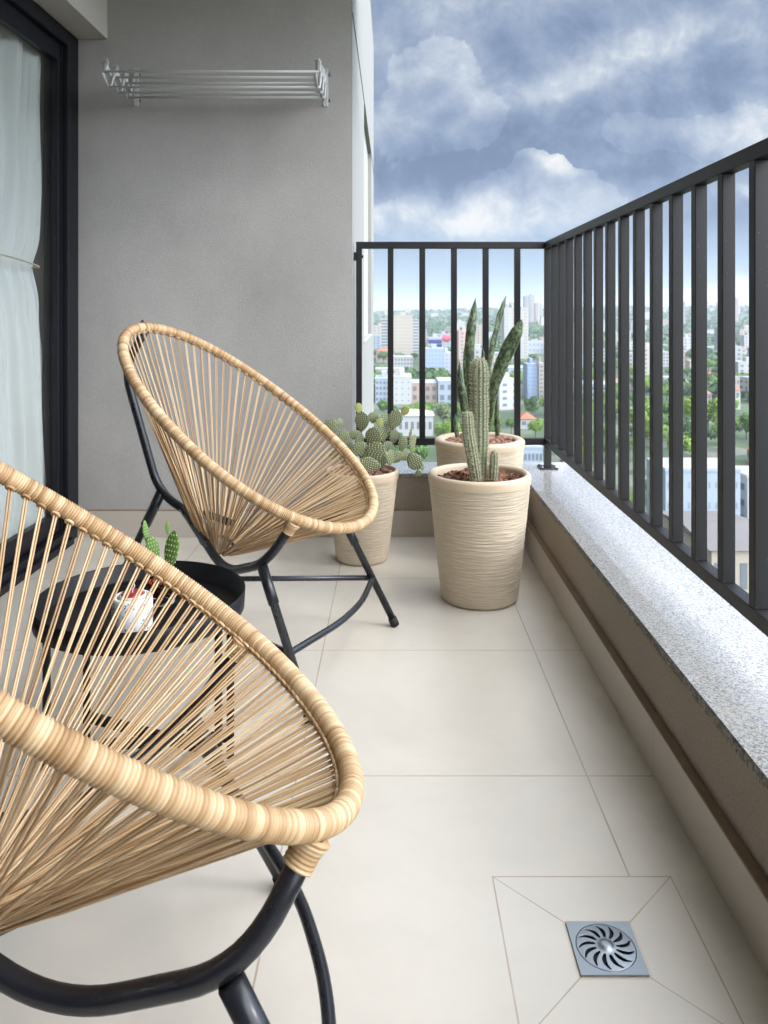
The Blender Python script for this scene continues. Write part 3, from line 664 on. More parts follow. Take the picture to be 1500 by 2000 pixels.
# cut glass with a small cactus
gc = at(316, 612, 1.705); gc.z = TZ
gl = thing('glass_jar', 'cut glass tumbler filled with red gravel on the black tray', 'glass', gc)
m = MB(); fac = lambda a, r, z: -.0022*abs(math.sin(4.5*a)) if r > .02 and .006 < z < .05 else 0
m.lathe([(.0005, .0005), (.026, .0005), (.031, .004), (.0345, .020), (.0362, .042), (.0358, .060), (.0350, .068), (.0338, .0695), (.0325, .068), (.0325, .050), (.0318, .030), (.0285, .012), (.0005, .010)], 72, fn=fac); m.build('tumbler', M['jarglass'], gl)
m = MB()
for i in range(260):
    a = rnd.uniform(0, 2*PI); z = rnd.uniform(.015, .052); r = (.0265+.002*min(1, (z-.012)/.02))*math.sqrt(rnd.random()); m.blob((r*math.cos(a), r*math.sin(a), z), .0042, .0036, .0034, Matrix.Rotation(rnd.random()*6, 3, 'Z'), 1, .18)
tag(m.build('gravel', M['redgravel'], gl), kind='stuff')
# pads shared by both kinds of prickly pear: flat obovate body, cream glochids in rows
def pad_mesh(seedn, spc=.085):
    nu, nv = 28, 22; m = MB(); V = []; Fc = []
    def prof(t): return (math.sin(PI*t)**.62)*(.64+.42*t)*.46          # half width along the height
    for j in range(nv+1):
        t = .5-.5*math.cos(PI*j/nv); hw = prof(t) if 0 < j < nv else .0; hw = max(hw, .02 if j == 0 else 0)
        th = .085*math.sin(PI*t)**.5 if 0 < j < nv else .01
        for i in range(nu):
            a = 2*PI*i/nu; V.append((hw*math.cos(a), th*math.sin(a)*(1+.05*math.sin(5*t+seedn)), t))
    for j in range(nv):
        for i in range(nu): Fc.append((j*nu+i, j*nu+(i+1) % nu, (j+1)*nu+(i+1) % nu, (j+1)*nu+i))
    m.add(V, Fc, True); body = m.mesh('pad', M['opuntia'])
    d = MB(); row = 0; z = .06
    while z < .985:
        hw = prof(z); x = -hw+((row % 2)*.5+.1)*spc
        while x < hw:
            e = math.sqrt(max(0, 1-(x/hw)**2)); y = .085*math.sin(PI*z)**.5*e
            for s in (-1, 1): d.blob((x+rnd.uniform(-.008, .008), s*y, z+rnd.uniform(-.008, .008)), .018+spc*.06, .018, .018+spc*.06, None, 1)
            x += spc
        z += spc*.8; row += 1
    return body, d.mesh('areoles', M['areole'])
PB, PA = pad_mesh(1, .12); PB2, PA2 = pad_mesh(2, .15)
for me in (PB,): me.materials[0] = M['opuntia']
PBN = PB2.copy(); PBN.materials[0] = M['opuntia_new']; PBM = PB.copy(); PBM.materials[0] = M['mini']
def pad(parent, base, h, w_, tilt=0, yaw=0, lean=0, thick=1., body=None, dots=None):
    o = link('pad', body or PB, parent); k = link('areoles', dots or PA, o)
    s = w_/.86 if True else h
    o.matrix_local = Matrix.Translation(base) @ Matrix.Rotation(R(yaw), 4, 'Z') @ Matrix.Rotation(R(tilt), 4, 'Y') @ Matrix.Rotation(R(lean), 4, 'X') @ Matrix.Diagonal((s, max(s, h*.5)*thick, h, 1))
    return o
mc_ = thing('small_cactus', 'tiny bright green prickly pear growing from the cut glass tumbler', 'cactus', gc)
U = 1.705/F
def minip(cx_, cy_, w_, h_, tilt, yaw, dy=0., th=1.):
    p = at(220+cx_/3.947, 900+cy_/3.947, 1.705+dy); hh = h_/3.947*U; ww = w_/3.947*U
    p = p-gc; base = p-Vector((math.sin(R(tilt)), 0, math.cos(R(tilt))))*hh/2
    pad(mc_, base, hh, ww, tilt, yaw, 0, th, PBM, PA2)
minip(312, 690, 110, 240, -12, 25); minip(252, 545, 55, 190, -8, 55); minip(455, 700, 130, 340, 10, -15); minip(425, 520, 40, 110, -3, 20)

# ---------------------------------------------------------------- planters
def planter_parts(root, rb, rt, h, lip=.022, soil_drop=.035, seedn=0):
    def ridg(a, r, z):
        if z > h-.03 or z < .012: return 0
        fade = min(1, (h-.03-z)/.02)
        q = Vector((math.cos(a)*r*17+seedn*9, math.sin(a)*r*17, z*300)); q2 = Vector((math.cos(a)*r*11, math.sin(a)*r*11+seedn, z*190))
        return fade*(.0009*mnoise.noise(q)+.0008*(1-2*abs(mnoise.noise(q2))))
    prof = [(rb-.006, .0005), (rb, .006)]
    nz = int(h/.0016)
    for i in range(nz+1):
        z = .010+(h-.028-.010)*i/nz; prof.append((rb+(rt-rb)*(z/h)**.92, z))
    m = MB(); m.lathe(prof, 180, fn=ridg); m.build('pot_body', M['pot'], root)
    m = MB(); L = []
    for k in range(13):
        a = PI*k/12; L.append((rt-lip/2+math.cos(a)*lip/2*1.06, h-.012+math.sin(a)*.012))
    m.lathe([(rt*1.0-.0005, h-.034), (rt+.0006, h-.024)]+L+[(rt-lip-.001, h-.03), (rt-lip-.004, h-soil_drop-.012)], 120, capb=False); m.build('pot_lip', M['lip'], root)
    ri = rt-lip-.003
    m = MB(); V = [(0, 0, h-soil_drop)]; 
    m.lathe([(ri, h-soil_drop-.003), (ri*.5, h-soil_drop), (.0005, h-soil_drop)], 40, capb=False, fn=lambda a, r, z: 0); m.build('soil', M['soil'], root)
    return ri, h-soil_drop
# front pot with the columnar cactus
PF = Vector((.2935, 2.625, 0))
pf = thing('planter_pot', 'large sand coloured ridged pot with bark chips, in front near the parapet', 'pot', PF, group='sand coloured planter pots')
ri, zs = planter_parts(pf, .127, .1715, .422, seedn=1)
m = MB()
for i in range(520):
    a = rnd.uniform(0, 2*PI); r = ri*.97*math.sqrt(rnd.random()); mt = Matrix.Rotation(rnd.uniform(0, 6.3), 3, 'Z') @ Matrix.Rotation(rnd.uniform(-.7, .7), 3, 'X') @ Matrix.Rotation(rnd.uniform(-.7, .7), 3, 'Y')
    L_, W_, T_ = rnd.uniform(.008, .02), rnd.uniform(.004, .009), rnd.uniform(.0015, .004); c = Vector((r*math.cos(a), r*math.sin(a), zs+rnd.uniform(0, .014)))
    V = [c+mt @ Vector((sx*L_*rnd.uniform(.6, 1), sy*W_*rnd.uniform(.6, 1), sz*T_)) for sz in (-1, 1) for sx, sy in ((-1, -1), (1, -1), (1, 1), (-1, 1))]
    m.add(V, [(3, 2, 1, 0), (4, 5, 6, 7), (0, 1, 5, 4), (1, 2, 6, 5), (2, 3, 7, 6), (3, 0, 4, 7)], False, var=rnd.random())
tag(m.build('bark_mulch', M['bark'], pf), kind='stuff')
def column(parent, path, r, nrib=11, sp=.0085, nl=.010):
    P = cat_rom(path, 30); n_ = len(P); seg = nrib*6; V = []; var = []; m = MB(); ms = MB()
    L = [0]
    for i in range(n_-1): L.append(L[-1]+(P[i+1]-P[i]).length)
    tot = L[-1]; fr = []
    for i in range(n_):
        T = (P[min(i+1, n_-1)]-P[max(i-1, 0)]).normalized(); N = Vector((1, 0, 0)); N = (N-T*N.dot(T)).normalized(); fr.append((T, N, T.cross(N)))
    def rad(i): q = (tot-L[i])/r; return r*(1 if q > 1.4 else math.sqrt(max(0, 1-(1-q/1.4)**2)))*(.86+.14*min(1, L[i]/(tot*.25)))*(1+.03*math.sin(L[i]*60))
    for i in range(n_):
        T, N, B = fr[i]
        for k in range(seg):
            a = 2*PI*k/seg; w_ = (.5+.5*math.cos(nrib*a)); rr = rad(i)*(.80+.20*w_); V.append(P[i]+(N*math.cos(a)+B*math.sin(a))*rr); var.append(1-w_)
    Fc = [(i*seg+k, i*seg+(k+1) % seg, (i+1)*seg+(k+1) % seg, (i+1)*seg+k) for i in range(n_-1) for k in range(seg)]+[tuple((n_-1)*seg+k for k in range(seg))]
    m.add(V, Fc, True, var=var); st = m.build('stem', M['cereus'], parent)
    q = .004
    while q < tot:
        i = min(range(n_), key=lambda j: abs(L[j]-q)); T, N, B = fr[i]
        for k in range(nrib):
            a = 2*PI*k/nrib; o_ = N*math.cos(a)+B*math.sin(a); t_ = o_.cross(T); c = P[i]+o_*rad(i)*.99+T*rnd.uniform(-.002, .002)
            ms.blob(c, .0016, .0016, .0016, None, 1)
            for e in range(9):
                d_ = (o_*rnd.uniform(.15, 1)+t_*rnd.uniform(-1, 1)+T*rnd.uniform(-.8, 1)).normalized(); ln = nl*rnd.uniform(.6, 1.25); w_ = .00038
                s1 = d_.orthogonal().normalized()*w_; s2 = d_.cross(s1)
                ms.add([c+s1, c-s1*.5+s2*.87, c-s1*.5-s2*.87, c+d_*ln], [(0, 1, 3), (1, 2, 3), (2, 0, 3)])
        q += sp
    ms.build('spines', M['spine'], st)
cz = thing('column_cactus', 'ribbed columnar cactus with three spiny stems in the front pot', 'cactus', PF+Vector((0, 0, zs)))
def rel(px, v, d, o_): return at(px, v, d)-o_
oc = Vector(cz.location)
column(cz, [rel(934, 938, 2.59, oc), rel(936, 860, 2.595, oc), rel(936, 780, 2.60, oc), rel(936, 698, 2.60, oc)], .0295, 12)
column(cz, [rel(930, 938, 2.555, oc), rel(922, 890, 2.55, oc), rel(915, 850, 2.55, oc), rel(912, 802, 2.55, oc)], .0195, 11)
column(cz, [rel(963, 936, 2.57, oc), rel(964, 915, 2.565, oc), rel(966, 879, 2.56, oc)], .0145, 9, .007, .007)
# back pot with the snake plant
PS = Vector((.350, 3.125, 0))
ps = thing('planter_pot', 'sand coloured pot with clay pebbles in the far corner, behind the bark-filled pot', 'pot', PS, group='sand coloured planter pots')
ri, zs2 = planter_parts(ps, .135, .1785, .457, lip=.036, soil_drop=.03, seedn=5)
pm = MB(); pm.blob((0, 0, 0), .016, .012, .0105, None, 2, .06); pme = pm.mesh('pebble', M['pebble'])
for i in range(88):
    a = i*2.39996; r = ri*.95*math.sqrt((i+.5)/88); o = link('pebble', pme, ps); o.location = (r*math.cos(a), r*math.sin(a), zs2+.010+rnd.uniform(0, .010)); o.rotation_euler = (rnd.uniform(-.5, .5), rnd.uniform(-.5, .5), rnd.uniform(0, 6.3)); s = rnd.uniform(.8, 1.25); o.scale = (s, s*rnd.uniform(.85, 1.1), s)
sn = thing('snake_plant', 'tall snake plant with dark banded sword leaves in the corner pot', 'plant', PS+Vector((0, 0, zs2)))
osn = Vector(sn.location)
def leaf(pts, tw0=0, tw1=20, sd=0):
    """pts: crop position of the midrib, visible width in crop pixels, depth"""
    C = cat_rom([rel(700+x/3.75, 560+y/3.75, d, osn) for x, y, w_, d in pts], 10); n_ = len(C); W = []
    for i in range(n_):
        q = i/10; j = min(int(q), len(pts)-2); f_ = q-j; f_ = f_*f_*(3-2*f_); W.append((pts[j][2]*(1-f_)+pts[j+1][2]*f_)/3.75*3.12/F)
    m = MB(); V = []; uu = []; vv = []; L = 0; cs = 9
    for side in (1, -1):
        L = 0
        for i in range(n_):
            if i: L += (C[i]-C[i-1]).length
            T = (C[min(i+1, n_-1)]-C[max(i-1, 0)]).normalized(); tw = R(tw0+(tw1-tw0)*i/n_)
            X = Vector((math.cos(tw), math.sin(tw), 0)); X = (X-T*X.dot(T)).normalized(); Nn = T.cross(X)
            wd = W[i]/max(.5, abs(X.x))
            for k in range(cs):
                s = -1+2*k/(cs-1); edge = (1-abs(s))*.004+.0006
                V.append(C[i]+X*(s*wd/2)+Nn*(-(1-s*s)*wd*.16+side*edge*.6)); uu.append(L); vv.append(s)
    Fc = []; off = n_*cs
    for i in range(n_-1):
        for k in range(cs-1):
            a = i*cs+k; Fc.append((a, a+1, a+1+cs, a+cs)); Fc.append((off+a, off+a+cs, off+a+1+cs, off+a+1))
        for k in (0, cs-1): a = i*cs+k; Fc.append((a, a+cs, off+a+cs, off+a) if k == 0 else (a, off+a, off+a+cs, a+cs))
    m.add(V, Fc, True, u=uu, v=vv, seed=float(sd)); m.build('leaf', M['snake'], sn)
leaf([(838, 1060, 40, 3.14), (832, 860, 56, 3.15), (822, 640, 66, 3.15), (815, 440, 74, 3.16), (828, 300, 74, 3.16), (845, 190, 52, 3.17), (857, 82, 3, 3.18)], -10, 20, 1.3)
leaf([(925, 1060, 30, 3.17), (950, 800, 30, 3.18), (958, 600, 34, 3.19), (985, 430, 50, 3.20), (1012, 310, 42, 3.21), (1035, 210, 50, 3.22), (1058, 140, 34, 3.22), (1081, 68, 3, 3.23)], 25, 50, 4.1)
leaf([(945, 1060, 40, 3.08), (968, 900, 46, 3.06), (995, 740, 66, 3.05), (1045, 580, 92, 3.04), (1105, 440, 98, 3.03), (1155, 340, 84, 3.02), (1182, 280, 48, 3.02), (1197, 238, 3, 3.02)], -15, 10, 7.7)
leaf([(790, 1060, 40, 3.08), (778, 900, 58, 3.07), (758, 770, 62, 3.06), (742, 660, 44, 3.06), (743, 540, 2, 3.06)], 10, -20, 9.2)
leaf([(815, 1060, 30, 3.22), (800, 800, 34, 3.23), (785, 600, 40, 3.24), (782, 500, 30, 3.25), (781, 420, 2, 3.25)], 20, 40, 2.9)
leaf([(724, 1100, 26, 3.02), (716, 1030, 36, 3.01), (710, 980, 28, 3.01), (712, 930, 2, 3.01)], 0, 20, 5.6)
leaf([(1018, 1090, 30, 3.04), (1016, 980, 42, 3.03), (1014, 890, 34, 3.03), (1021, 795, 2, 3.03)], -10, 15, 6.6)
leaf([(945, 1060, 34, 3.13), (955, 850, 42, 3.13), (965, 730, 36, 3.13), (985, 638, 2, 3.13)], 0, 30, 8.1)
leaf([(900, 1060, 30, 3.22), (905, 760, 36, 3.24), (908, 580, 40, 3.25), (912, 500, 26, 3.25), (908, 440, 2, 3.25)], 0, 20, 3.3)
# left pot with the prickly pear
PO = Vector((-.117, 3.035, 0))
po = thing('planter_pot', 'smaller sand coloured pot half hidden behind the whole cord chair', 'pot', PO, group='sand coloured planter pots')
ri, zs3 = planter_parts(po, .098, .141, .350, lip=.014, soil_drop=.025, seedn=9)
for i in range(40):
    a = i*2.39996; r = ri*.93*math.sqrt((i+.5)/40); o = link('pebble', pme, po); o.location = (r*math.cos(a), r*math.sin(a), zs3+.006+rnd.uniform(0, .008)); o.rotation_euler = (rnd.uniform(-.5, .5), rnd.uniform(-.5, .5), rnd.uniform(0, 6.3)); s = rnd.uniform(.8, 1.2); o.scale = (s, s, s)
pc = thing('prickly_pear', 'bushy prickly pear cactus of round dotted pads spilling over the smaller pot', 'cactus', PO+Vector((0, 0, zs3)))
opc = Vector(pc.location)
PADS = [  # crop x, y, width, height, tilt, yaw, depth offset, young?
 (302, 712, 44, 56, 0, 10, .06, 1), (322, 790, 80, 104, 4, -8, .04, 0), (140, 820, 82, 82, -35, 10, .02, 0), (190, 798, 44, 50, 5, 25, .06, 0), (212, 886, 66, 96, -8, 20, .0, 0),
 (285, 868, 52, 84, -78, 20, .03, 0), (388, 768, 62, 60, 10, 15, .10, 0), (388, 884, 92, 112, 6, -10, -.06, 0), (425, 797, 42, 50, 0, 10, -.02, 1), (462, 790, 56, 92, 8, 55, .08, 0),
 (512, 780, 82, 108, 22, 5, .02, 0), (572, 727, 50, 54, 20, 10, .03, 1), (452, 850, 78, 100, 16, 40, .03, 0), (308, 952, 90, 82, -40, 15, -.08, 0), (402, 972, 112, 116, 8, -6, -.09, 0),
 (362, 1040, 84, 128, -80, 10, -.12, 0), (478, 945, 66, 70, 10, 30, .0, 0), (492, 1002, 56, 86, 12, 45, -.07, 0), (560, 920, 52, 82, 5, 15, -.02, 0), (604, 880, 34, 96, 8, 78, .02, 0),
 (644, 922, 36, 112, 48, 74, .03, 0), (530, 1000, 58, 72, 40, 20, -.05, 0), (585, 988, 56, 72, 50, 30, -.03, 0), (627, 1020, 88, 98, 150, 10, -.06, 0), (652, 1092, 38, 38, 170, 10, -.07, 0),
 (692, 1060, 20, 54, 95, 60, -.06, 0), (160, 980, 60, 70, -30, 20, .02, 0), (306, 905, 46, 72, 20, 40, .0, 0), (250, 960, 70, 80, -30, 25, .06, 0), (440, 1010, 70, 90, 0, 35, .04, 0), (340, 980, 80, 90, -10, 20, .05, 0), (230, 1010, 70, 80, -45, 10, .0, 0),
 (420, 920, 60, 90, -8, 50, .06, 0), (510, 880, 50, 80, 25, 50, .05, 0)]
for (x, y, w_, h_, tl, yw, dd, yg) in PADS:
    dp = 3.035+dd; p = at(600+x/3, 560+y/3, dp)-opc; u = dp/F/3; hh = h_*u*1.14; ww = w_*u*1.14/max(.45, math.cos(R(yw)))
    base = p-Vector((math.sin(R(tl)), math.sin(R(yw))*math.sin(R(tl))*.5, math.cos(R(tl))))*hh/2
    pad(pc, base, hh, ww, tl, yw, rnd.uniform(-12, 12), .8, PBN if yg else PB, PA2 if w_ < 60 else PA)

# ---------------------------------------------------------------- the city below
GZ = -42.0
cr = random.Random(21)
def ridge(px): return 14+20*mnoise.noise(Vector((px*.0016+5, 2.2, 0)))+7*mnoise.noise(Vector((px*.012, .3, 0)))+(10 if px > 1050 else -14*max(0, min(1, (800-px)/90)))
def ground_z(x, y):
    r = math.hypot(x, y); px = CX+F*x/max(y, 1) if y > 0 else 0; px = max(-2500, min(5000, px))
    q = max(0, min(1, (r-1000)/2600)); q = q*q*(3-2*q)
    u = 7*mnoise.noise(Vector((x*.0026, y*.0026, 4)))*max(0, min(1, (r-650)/700))
    return GZ+q*(ridge(px)-GZ-4)+u-(0 if r < 4300 else (r-4300)*.03)
def _land(t, p):
    o = obc(t); a = t.noise(o, .006, 6, .6); b = t.noise(o, .05, 5, .65); c_ = t.sep(t.voro(o, .055, 'Color')); d = t.noise(o, .4, 4)
    c = t.mix(t.ss(b, .35, .65), (.022, .042, .016), (.050, .078, .028)); c = t.mix(t.m('MULTIPLY', t.ss(a, .5, .62), .35), c, (.085, .095, .045))
    yrd = t.m('MULTIPLY', t.m('GREATER_THAN', c_[0], .70), t.ss(a, .62, .45)); c = t.mix(t.m('MULTIPLY', yrd, .55), c, t.mix(c_[1], (.17, .145, .12), (.19, .185, .17)))
    setp(t, p, t.mix(t.m('MULTIPLY', d, .4), c, (.03, .05, .02)), .95)
M['land'] = mat('town_ground', _land)
radii = [0, 30, 60, 90, 120, 150, 190, 240, 300, 370, 450, 550, 660, 780, 900, 1050, 1200, 1400, 1600, 1800, 2000, 2250, 2500, 2750, 3000, 3250, 3500, 3750, 4000, 4300, 4800, 6000, 9000]
angs = [R(a) for a in range(-180, -60, 10)]+[R(-60+1.25*i) for i in range(112)]+[R(a) for a in range(80, 180, 10)]
V = []; Fc = []; na = len(angs)
for r in radii:
    for a in angs: x, y = r*math.sin(a), r*math.cos(a); V.append((x, y, ground_z(x, y)))
for i in range(len(radii)-1):
    for k in range(na): Fc.append((i*na+k, i*na+(k+1) % na, (i+1)*na+(k+1) % na, (i+1)*na+k))
m = MB(); m.add(V, Fc, True); tag(m.build('ground', M['land']), kind='structure')
# paint and roofs of the town
def paint(name, c, var=.06): M[name] = simple(name, c, .8, var=var, sc=.3)
paint('white_render', (.36, .36, .355)); paint('cream_render', (.36, .325, .27)); paint('pale_blue_render', (.27, .32, .385)); paint('pinkish_render', (.34, .25, .205)); paint('grey_render', (.23, .24, .25))
paint('beige_render', (.33, .285, .235)); paint('blue_panels', (.20, .27, .40)); paint('navy_sign', (.03, .035, .20)); paint('coral_sign', (.72, .14, .17)); paint('red_block', (.45, .10, .10))
paint('orange_tiles', (.27, .10, .055), .3); paint('brown_tiles', (.20, .12, .09), .3); paint('grey_sheet', (.26, .26, .27), .15); paint('window_glass', (.12, .135, .15), .3); paint('white_roof', (.42, .42, .42)); paint('brown_roof', (.11, .10, .095), .25)
BOXES = {}
def unit_box(mt):
    if mt not in BOXES:
        m = MB(); m.box(-.5, .5, -.5, .5, 0, 1); BOXES[mt] = m.mesh(mt, M[mt])
    return BOXES[mt]
def bx(name, mt, parent, x0, x1, y0, y1, z0, z1):
    o = link(name, unit_box(mt), parent); o.location = ((x0+x1)/2, (y0+y1)/2, z0); o.scale = (x1-x0, y1-y0, z1-z0); return o
def roof_mesh(kind, w_, d_, h_, mt):
    e = .5; m = MB(); a, b = w_/2+e, d_/2+e
    if kind == 'hip':
        rg = max(0, a-b) if a > b else 0; ry = max(0, b-a) if b > a else 0
        V = [(-a, -b, 0), (a, -b, 0), (a, b, 0), (-a, b, 0), (-rg, -ry, h_), (rg, ry, h_)]
        Fc = [(0, 1, 5, 4), (2, 3, 4, 5), (1, 2, 5), (3, 0, 4), (3, 2, 1, 0)] if a >= b else [(0, 1, 4), (1, 2, 5, 4), (2, 3, 5), (3, 0, 4, 5), (3, 2, 1, 0)]
    else:
        V = [(-a, -b, 0), (a, -b, 0), (a, b, 0), (-a, b, 0), (-a, 0, h_), (a, 0, h_)]; Fc = [(0, 1, 5, 4), (2, 3, 4, 5), (1, 2, 5), (3, 0, 4), (3, 2, 1, 0)]
    m.add(V, Fc); return m.mesh('roof', M[mt])
HERO = []; CITY = []
def building(px0, px1, vt, vb, deep, mt, label, cat='building', floors=4, cols=4, win='window_glass', rot=0, roof=None, top=True, name='apartment_block', bands=False, winfrac=(.55, .5), side=True, group=None, hero=True):
    d = 65532/(vb-CY); pc_ = (px0+px1)/2; x = (pc_-CX)/F*d; w_ = (px1-px0)/F*d; gz = ground_z(x, d); zt = H-(vt-CY)/F*d; h_ = max(3, zt-gz+2)
    if hero: HERO.append((px0-2, px1+2, vt, vb, d))
    b = thing(name, label, cat, (x, d+deep/2, gz-2), rot, group); hw = w_/2
    bx('wall', mt, b, -hw, hw, -deep/2, deep/2, 0, h_)
    fh = (h_-3)/floors
    for i in range(floors):
        z0 = 2.6+fh*i
        if bands: bx('window_band', win, b, -hw*.97, hw*.97, -deep/2-.08, -deep/2+.1, z0+fh*.3, z0+fh*(.3+winfrac[1]))
        else:
            for k in range(cols):
                cxw = -hw+w_*(k+.5)/cols; ww = w_/cols*winfrac[0]/2
                bx('window', win, b, cxw-ww, cxw+ww, -deep/2-.08, -deep/2+.1, z0+fh*.3, z0+fh*(.3+winfrac[1]))
        if side:
            s_ = -1 if pc_ > CX+40 else 1
            for k in range(2):
                yw = -deep/2+deep*(k+.5)/2; bx('window', win, b, s_*hw-.08, s_*hw+.08, yw-deep*.12, yw+deep*.12, z0+fh*.3, z0+fh*(.3+winfrac[1]))
    if roof:
        o = link('roof', roof_mesh(roof[0], w_, deep, roof[2], roof[1]), b); o.location = (0, 0, h_)
    elif top:
        bx('parapet', mt, b, -hw-.15, hw+.15, -deep/2-.15, deep/2+.15, h_, h_+.5)
        bx('roof', 'grey_sheet', b, -hw, hw, -deep/2, deep/2, h_+.5, h_+.62)
        if floors > 3: bx('rooftop_box', mt, b, -hw*.3, hw*.25, -deep*.2, deep*.3, h_+.62, h_+3.2)
    CITY.append((b, pc_, vb)); return b
# the banded office slab: three sections
d_ = 65532/(698-CY)
ob = building(768, 806, 616.5, 698, 20, 'cream_render', 'tall cream office slab with banded floors and grey side wings, behind the back railing', name='office_tower', floors=12, bands=True, win='beige_render', winfrac=(.9, .34), side=False)
uw = 1/F*65532/(698-CY)
for x0, x1, tp in ((-43, -19.3, -1.5), (19.3, 31, -2.0)):
    bx('wing', 'white_render', ob, x0*uw, x1*uw, -6, 9, 0, 41+tp)
    for i in range(12): bx('window_band', 'window_glass', ob, x0*uw+.3, x1*uw-.3, -6.1, -5.9, 4+3*i, 5.5+3*i)
building(830, 868, 682, 731, 18, 'pale_blue_render', 'pale blue hospital-like block with rows of windows between the second and third bars', floors=6, cols=6, win='blue_panels')
building(862, 884, 690, 730, 16, 'white_render', 'white stepped block against the right of the pale blue block, by the third bar', floors=5, cols=3, win='blue_panels')
sb = building(836, 864, 660, 712, 16, 'white_render', 'white block with a navy blue striped sign along its roof', floors=4, cols=4)
u3 = 65532/(712-CY)/F
bx('sign_board', 'navy_sign', sb, -13*u3, 13*u3, -8.4, -8.1, 52*u3-6.2*u3, 52*u3+.5)
bx('sign_board', 'navy_sign', sb, 3*u3, 13*u3, -8.4, -8.1, 34*u3, 44*u3)
pk = thing('round_sign', 'round coral pink sign disc beside the navy striped block', 'sign', ((872-CX)/F*640, 640, -30))
m = MB(); m.tube([(0, -.3, 10.8), (0, .3, 10.8)], 3.6, 40); m.build('disc', M['coral_sign'], pk); m = MB(); m.tube([(0, 0, -13), (0, 0, 7)], .4, 10); m.build('pole', M['grey_render'], pk)
building(764, 806, 698, 724, 16, 'white_render', 'long low white block just below the cream office slab', floors=3, cols=7)
building(733, 768, 741, 788, 20, 'pale_blue_render', 'pale grey-blue flat block left of the first bar of the back railing', floors=4, cols=5)
building(768, 804, 738, 790, 22, 'white_render', 'large blank white block with a stepped roof between the first two bars', floors=4, cols=3, winfrac=(.2, .2))
building(804, 854, 750, 788, 20, 'pinkish_render', 'low salmon and cream block with a dark recess near the second bar', floors=2, cols=4)
building(856, 886, 746, 790, 20, 'pale_blue_render', 'pale blue windowless shed-like block left of the third bar', floors=2, cols=2)
building(765, 846, 812, 852, 12, 'white_render', 'long white low house with square dark windows just above the bottom rail', name='house', cat='house', floors=1, cols=7, winfrac=(.5, .42), roof=('hip', 'white_roof', 1.6))
building(985, 1032, 602, 700, 22, 'white_render', 'slender white residential tower with stacked balconies behind the snake plant', name='residential_tower', floors=15, cols=4, win='beige_render')
building(1032, 1062, 668, 690, 18, 'white_render', 'white and blue commercial block right of the slender white tower', floors=2, cols=4, win='blue_panels')
building(1030, 1052, 713, 779, 14, 'blue_panels', 'narrow bright blue tower with a beige flank near the corner post', name='blue_tower', floors=8, cols=2, win='pale_blue_render')
building(1053, 1062, 711, 780, 14, 'beige_render', 'thin beige slab attached to the right of the bright blue tower', floors=8, cols=1)
building(1016, 1046, 818, 838, 9, 'white_render', 'small white house under a bright orange tiled roof, near the last bar', name='house', cat='house', floors=1, cols=2, roof=('hip', 'orange_tiles', 2.2))
building(960, 990, 690, 705, 16, 'white_render', 'white flat building glimpsed between the snake plant leaves', floors=2, cols=5)
building(1000, 1060, 876, 912, 10, 'pale_blue_render', 'low pale building with a strip of windows under the bottom rail by the corner', floors=1, cols=8, winfrac=(.6, .45), side=False)
for (a, b, t, bs, mt, lb) in ((1024, 1036, 579, 648, 'grey_render', 'tallest grey tower on the hill right of the snake plant'), (1035, 1044, 576, 648, 'beige_render', 'pale tower joined to the tallest grey tower on the hill'), (1046, 1059, 592, 648, 'cream_render', 'cream tower on the hill next to the corner post'),
                              (987, 995, 596, 650, 'pinkish_render', 'pinkish tower on the hill behind the snake plant tips'), (996, 1004, 592, 650, 'cream_render', 'thin pale tower beside the pinkish tower on the hill'),
                              (1333, 1339, 590, 650, 'grey_render', 'lone grey tower on the skyline seen between side railing bars'), (1424, 1434, 577, 648, 'blue_panels', 'blue-grey tower on the skyline in a wide gap of the side railing'), (1436, 1443, 583, 648, 'pinkish_render', 'pinkish tower right of the blue-grey one in the side railing gap')):
    building(a, b, t, bs, 16, mt, lb, name='tower_block', floors=16, cols=2, side=False)
# right side, seen between the near bars
building(1300, 1446, 921, 1052, 11, 'pale_blue_render', 'nearest pale blue building with small square windows, low in the side railing gaps', floors=3, cols=11, winfrac=(.22, .3), win='grey_render')
building(1460, 1560, 935, 1040, 10, 'white_render', 'white block with few windows at the far right behind the last bar', floors=3, cols=7, winfrac=(.26, .4))
building(1390, 1540, 1074, 1190, 22, 'beige_render', 'brown flat roofed shed nearest below the side railing', name='shed', floors=1, cols=6, roof=('gable', 'brown_roof', 1.2))
building(1484, 1512, 652, 674, 14, 'red_block', 'red and white apartment block at the right picture edge', floors=4, cols=3, win='white_render')
building(1288, 1306, 688, 716, 14, 'white_render', 'white block with pale windows high in a side railing gap', floors=4, cols=3)
building(1326, 1338, 676, 722, 12, 'pinkish_render', 'reddish brick and white block in a side railing gap', floors=5, cols=2)
building(1425, 1445, 738, 786, 12, 'beige_render', 'beige house block over orange roofs in a side railing gap', floors=3, cols=3)
building(1486, 1512, 748, 790, 14, 'white_render', 'white house with a dark window at the right picture edge', floors=2, cols=2)
building(1372, 1390, 770, 792, 10, 'cream_render', 'cream house under a brick red roof in a side railing gap', name='house', cat='house', floors=2, cols=2, roof=('hip', 'brown_tiles', 2.4))
building(1425, 1446, 762, 800, 9, 'white_render', 'white house with an orange roof above the big tree', name='house', cat='house', floors=2, cols=2, roof=('hip', 'orange_tiles', 2.6))
building(1484, 1530, 886, 912, 8, 'white_render', 'house with a wide red tiled roof at the right picture edge', name='house', cat='house', floors=1, cols=3, roof=('hip', 'orange_tiles', 3))
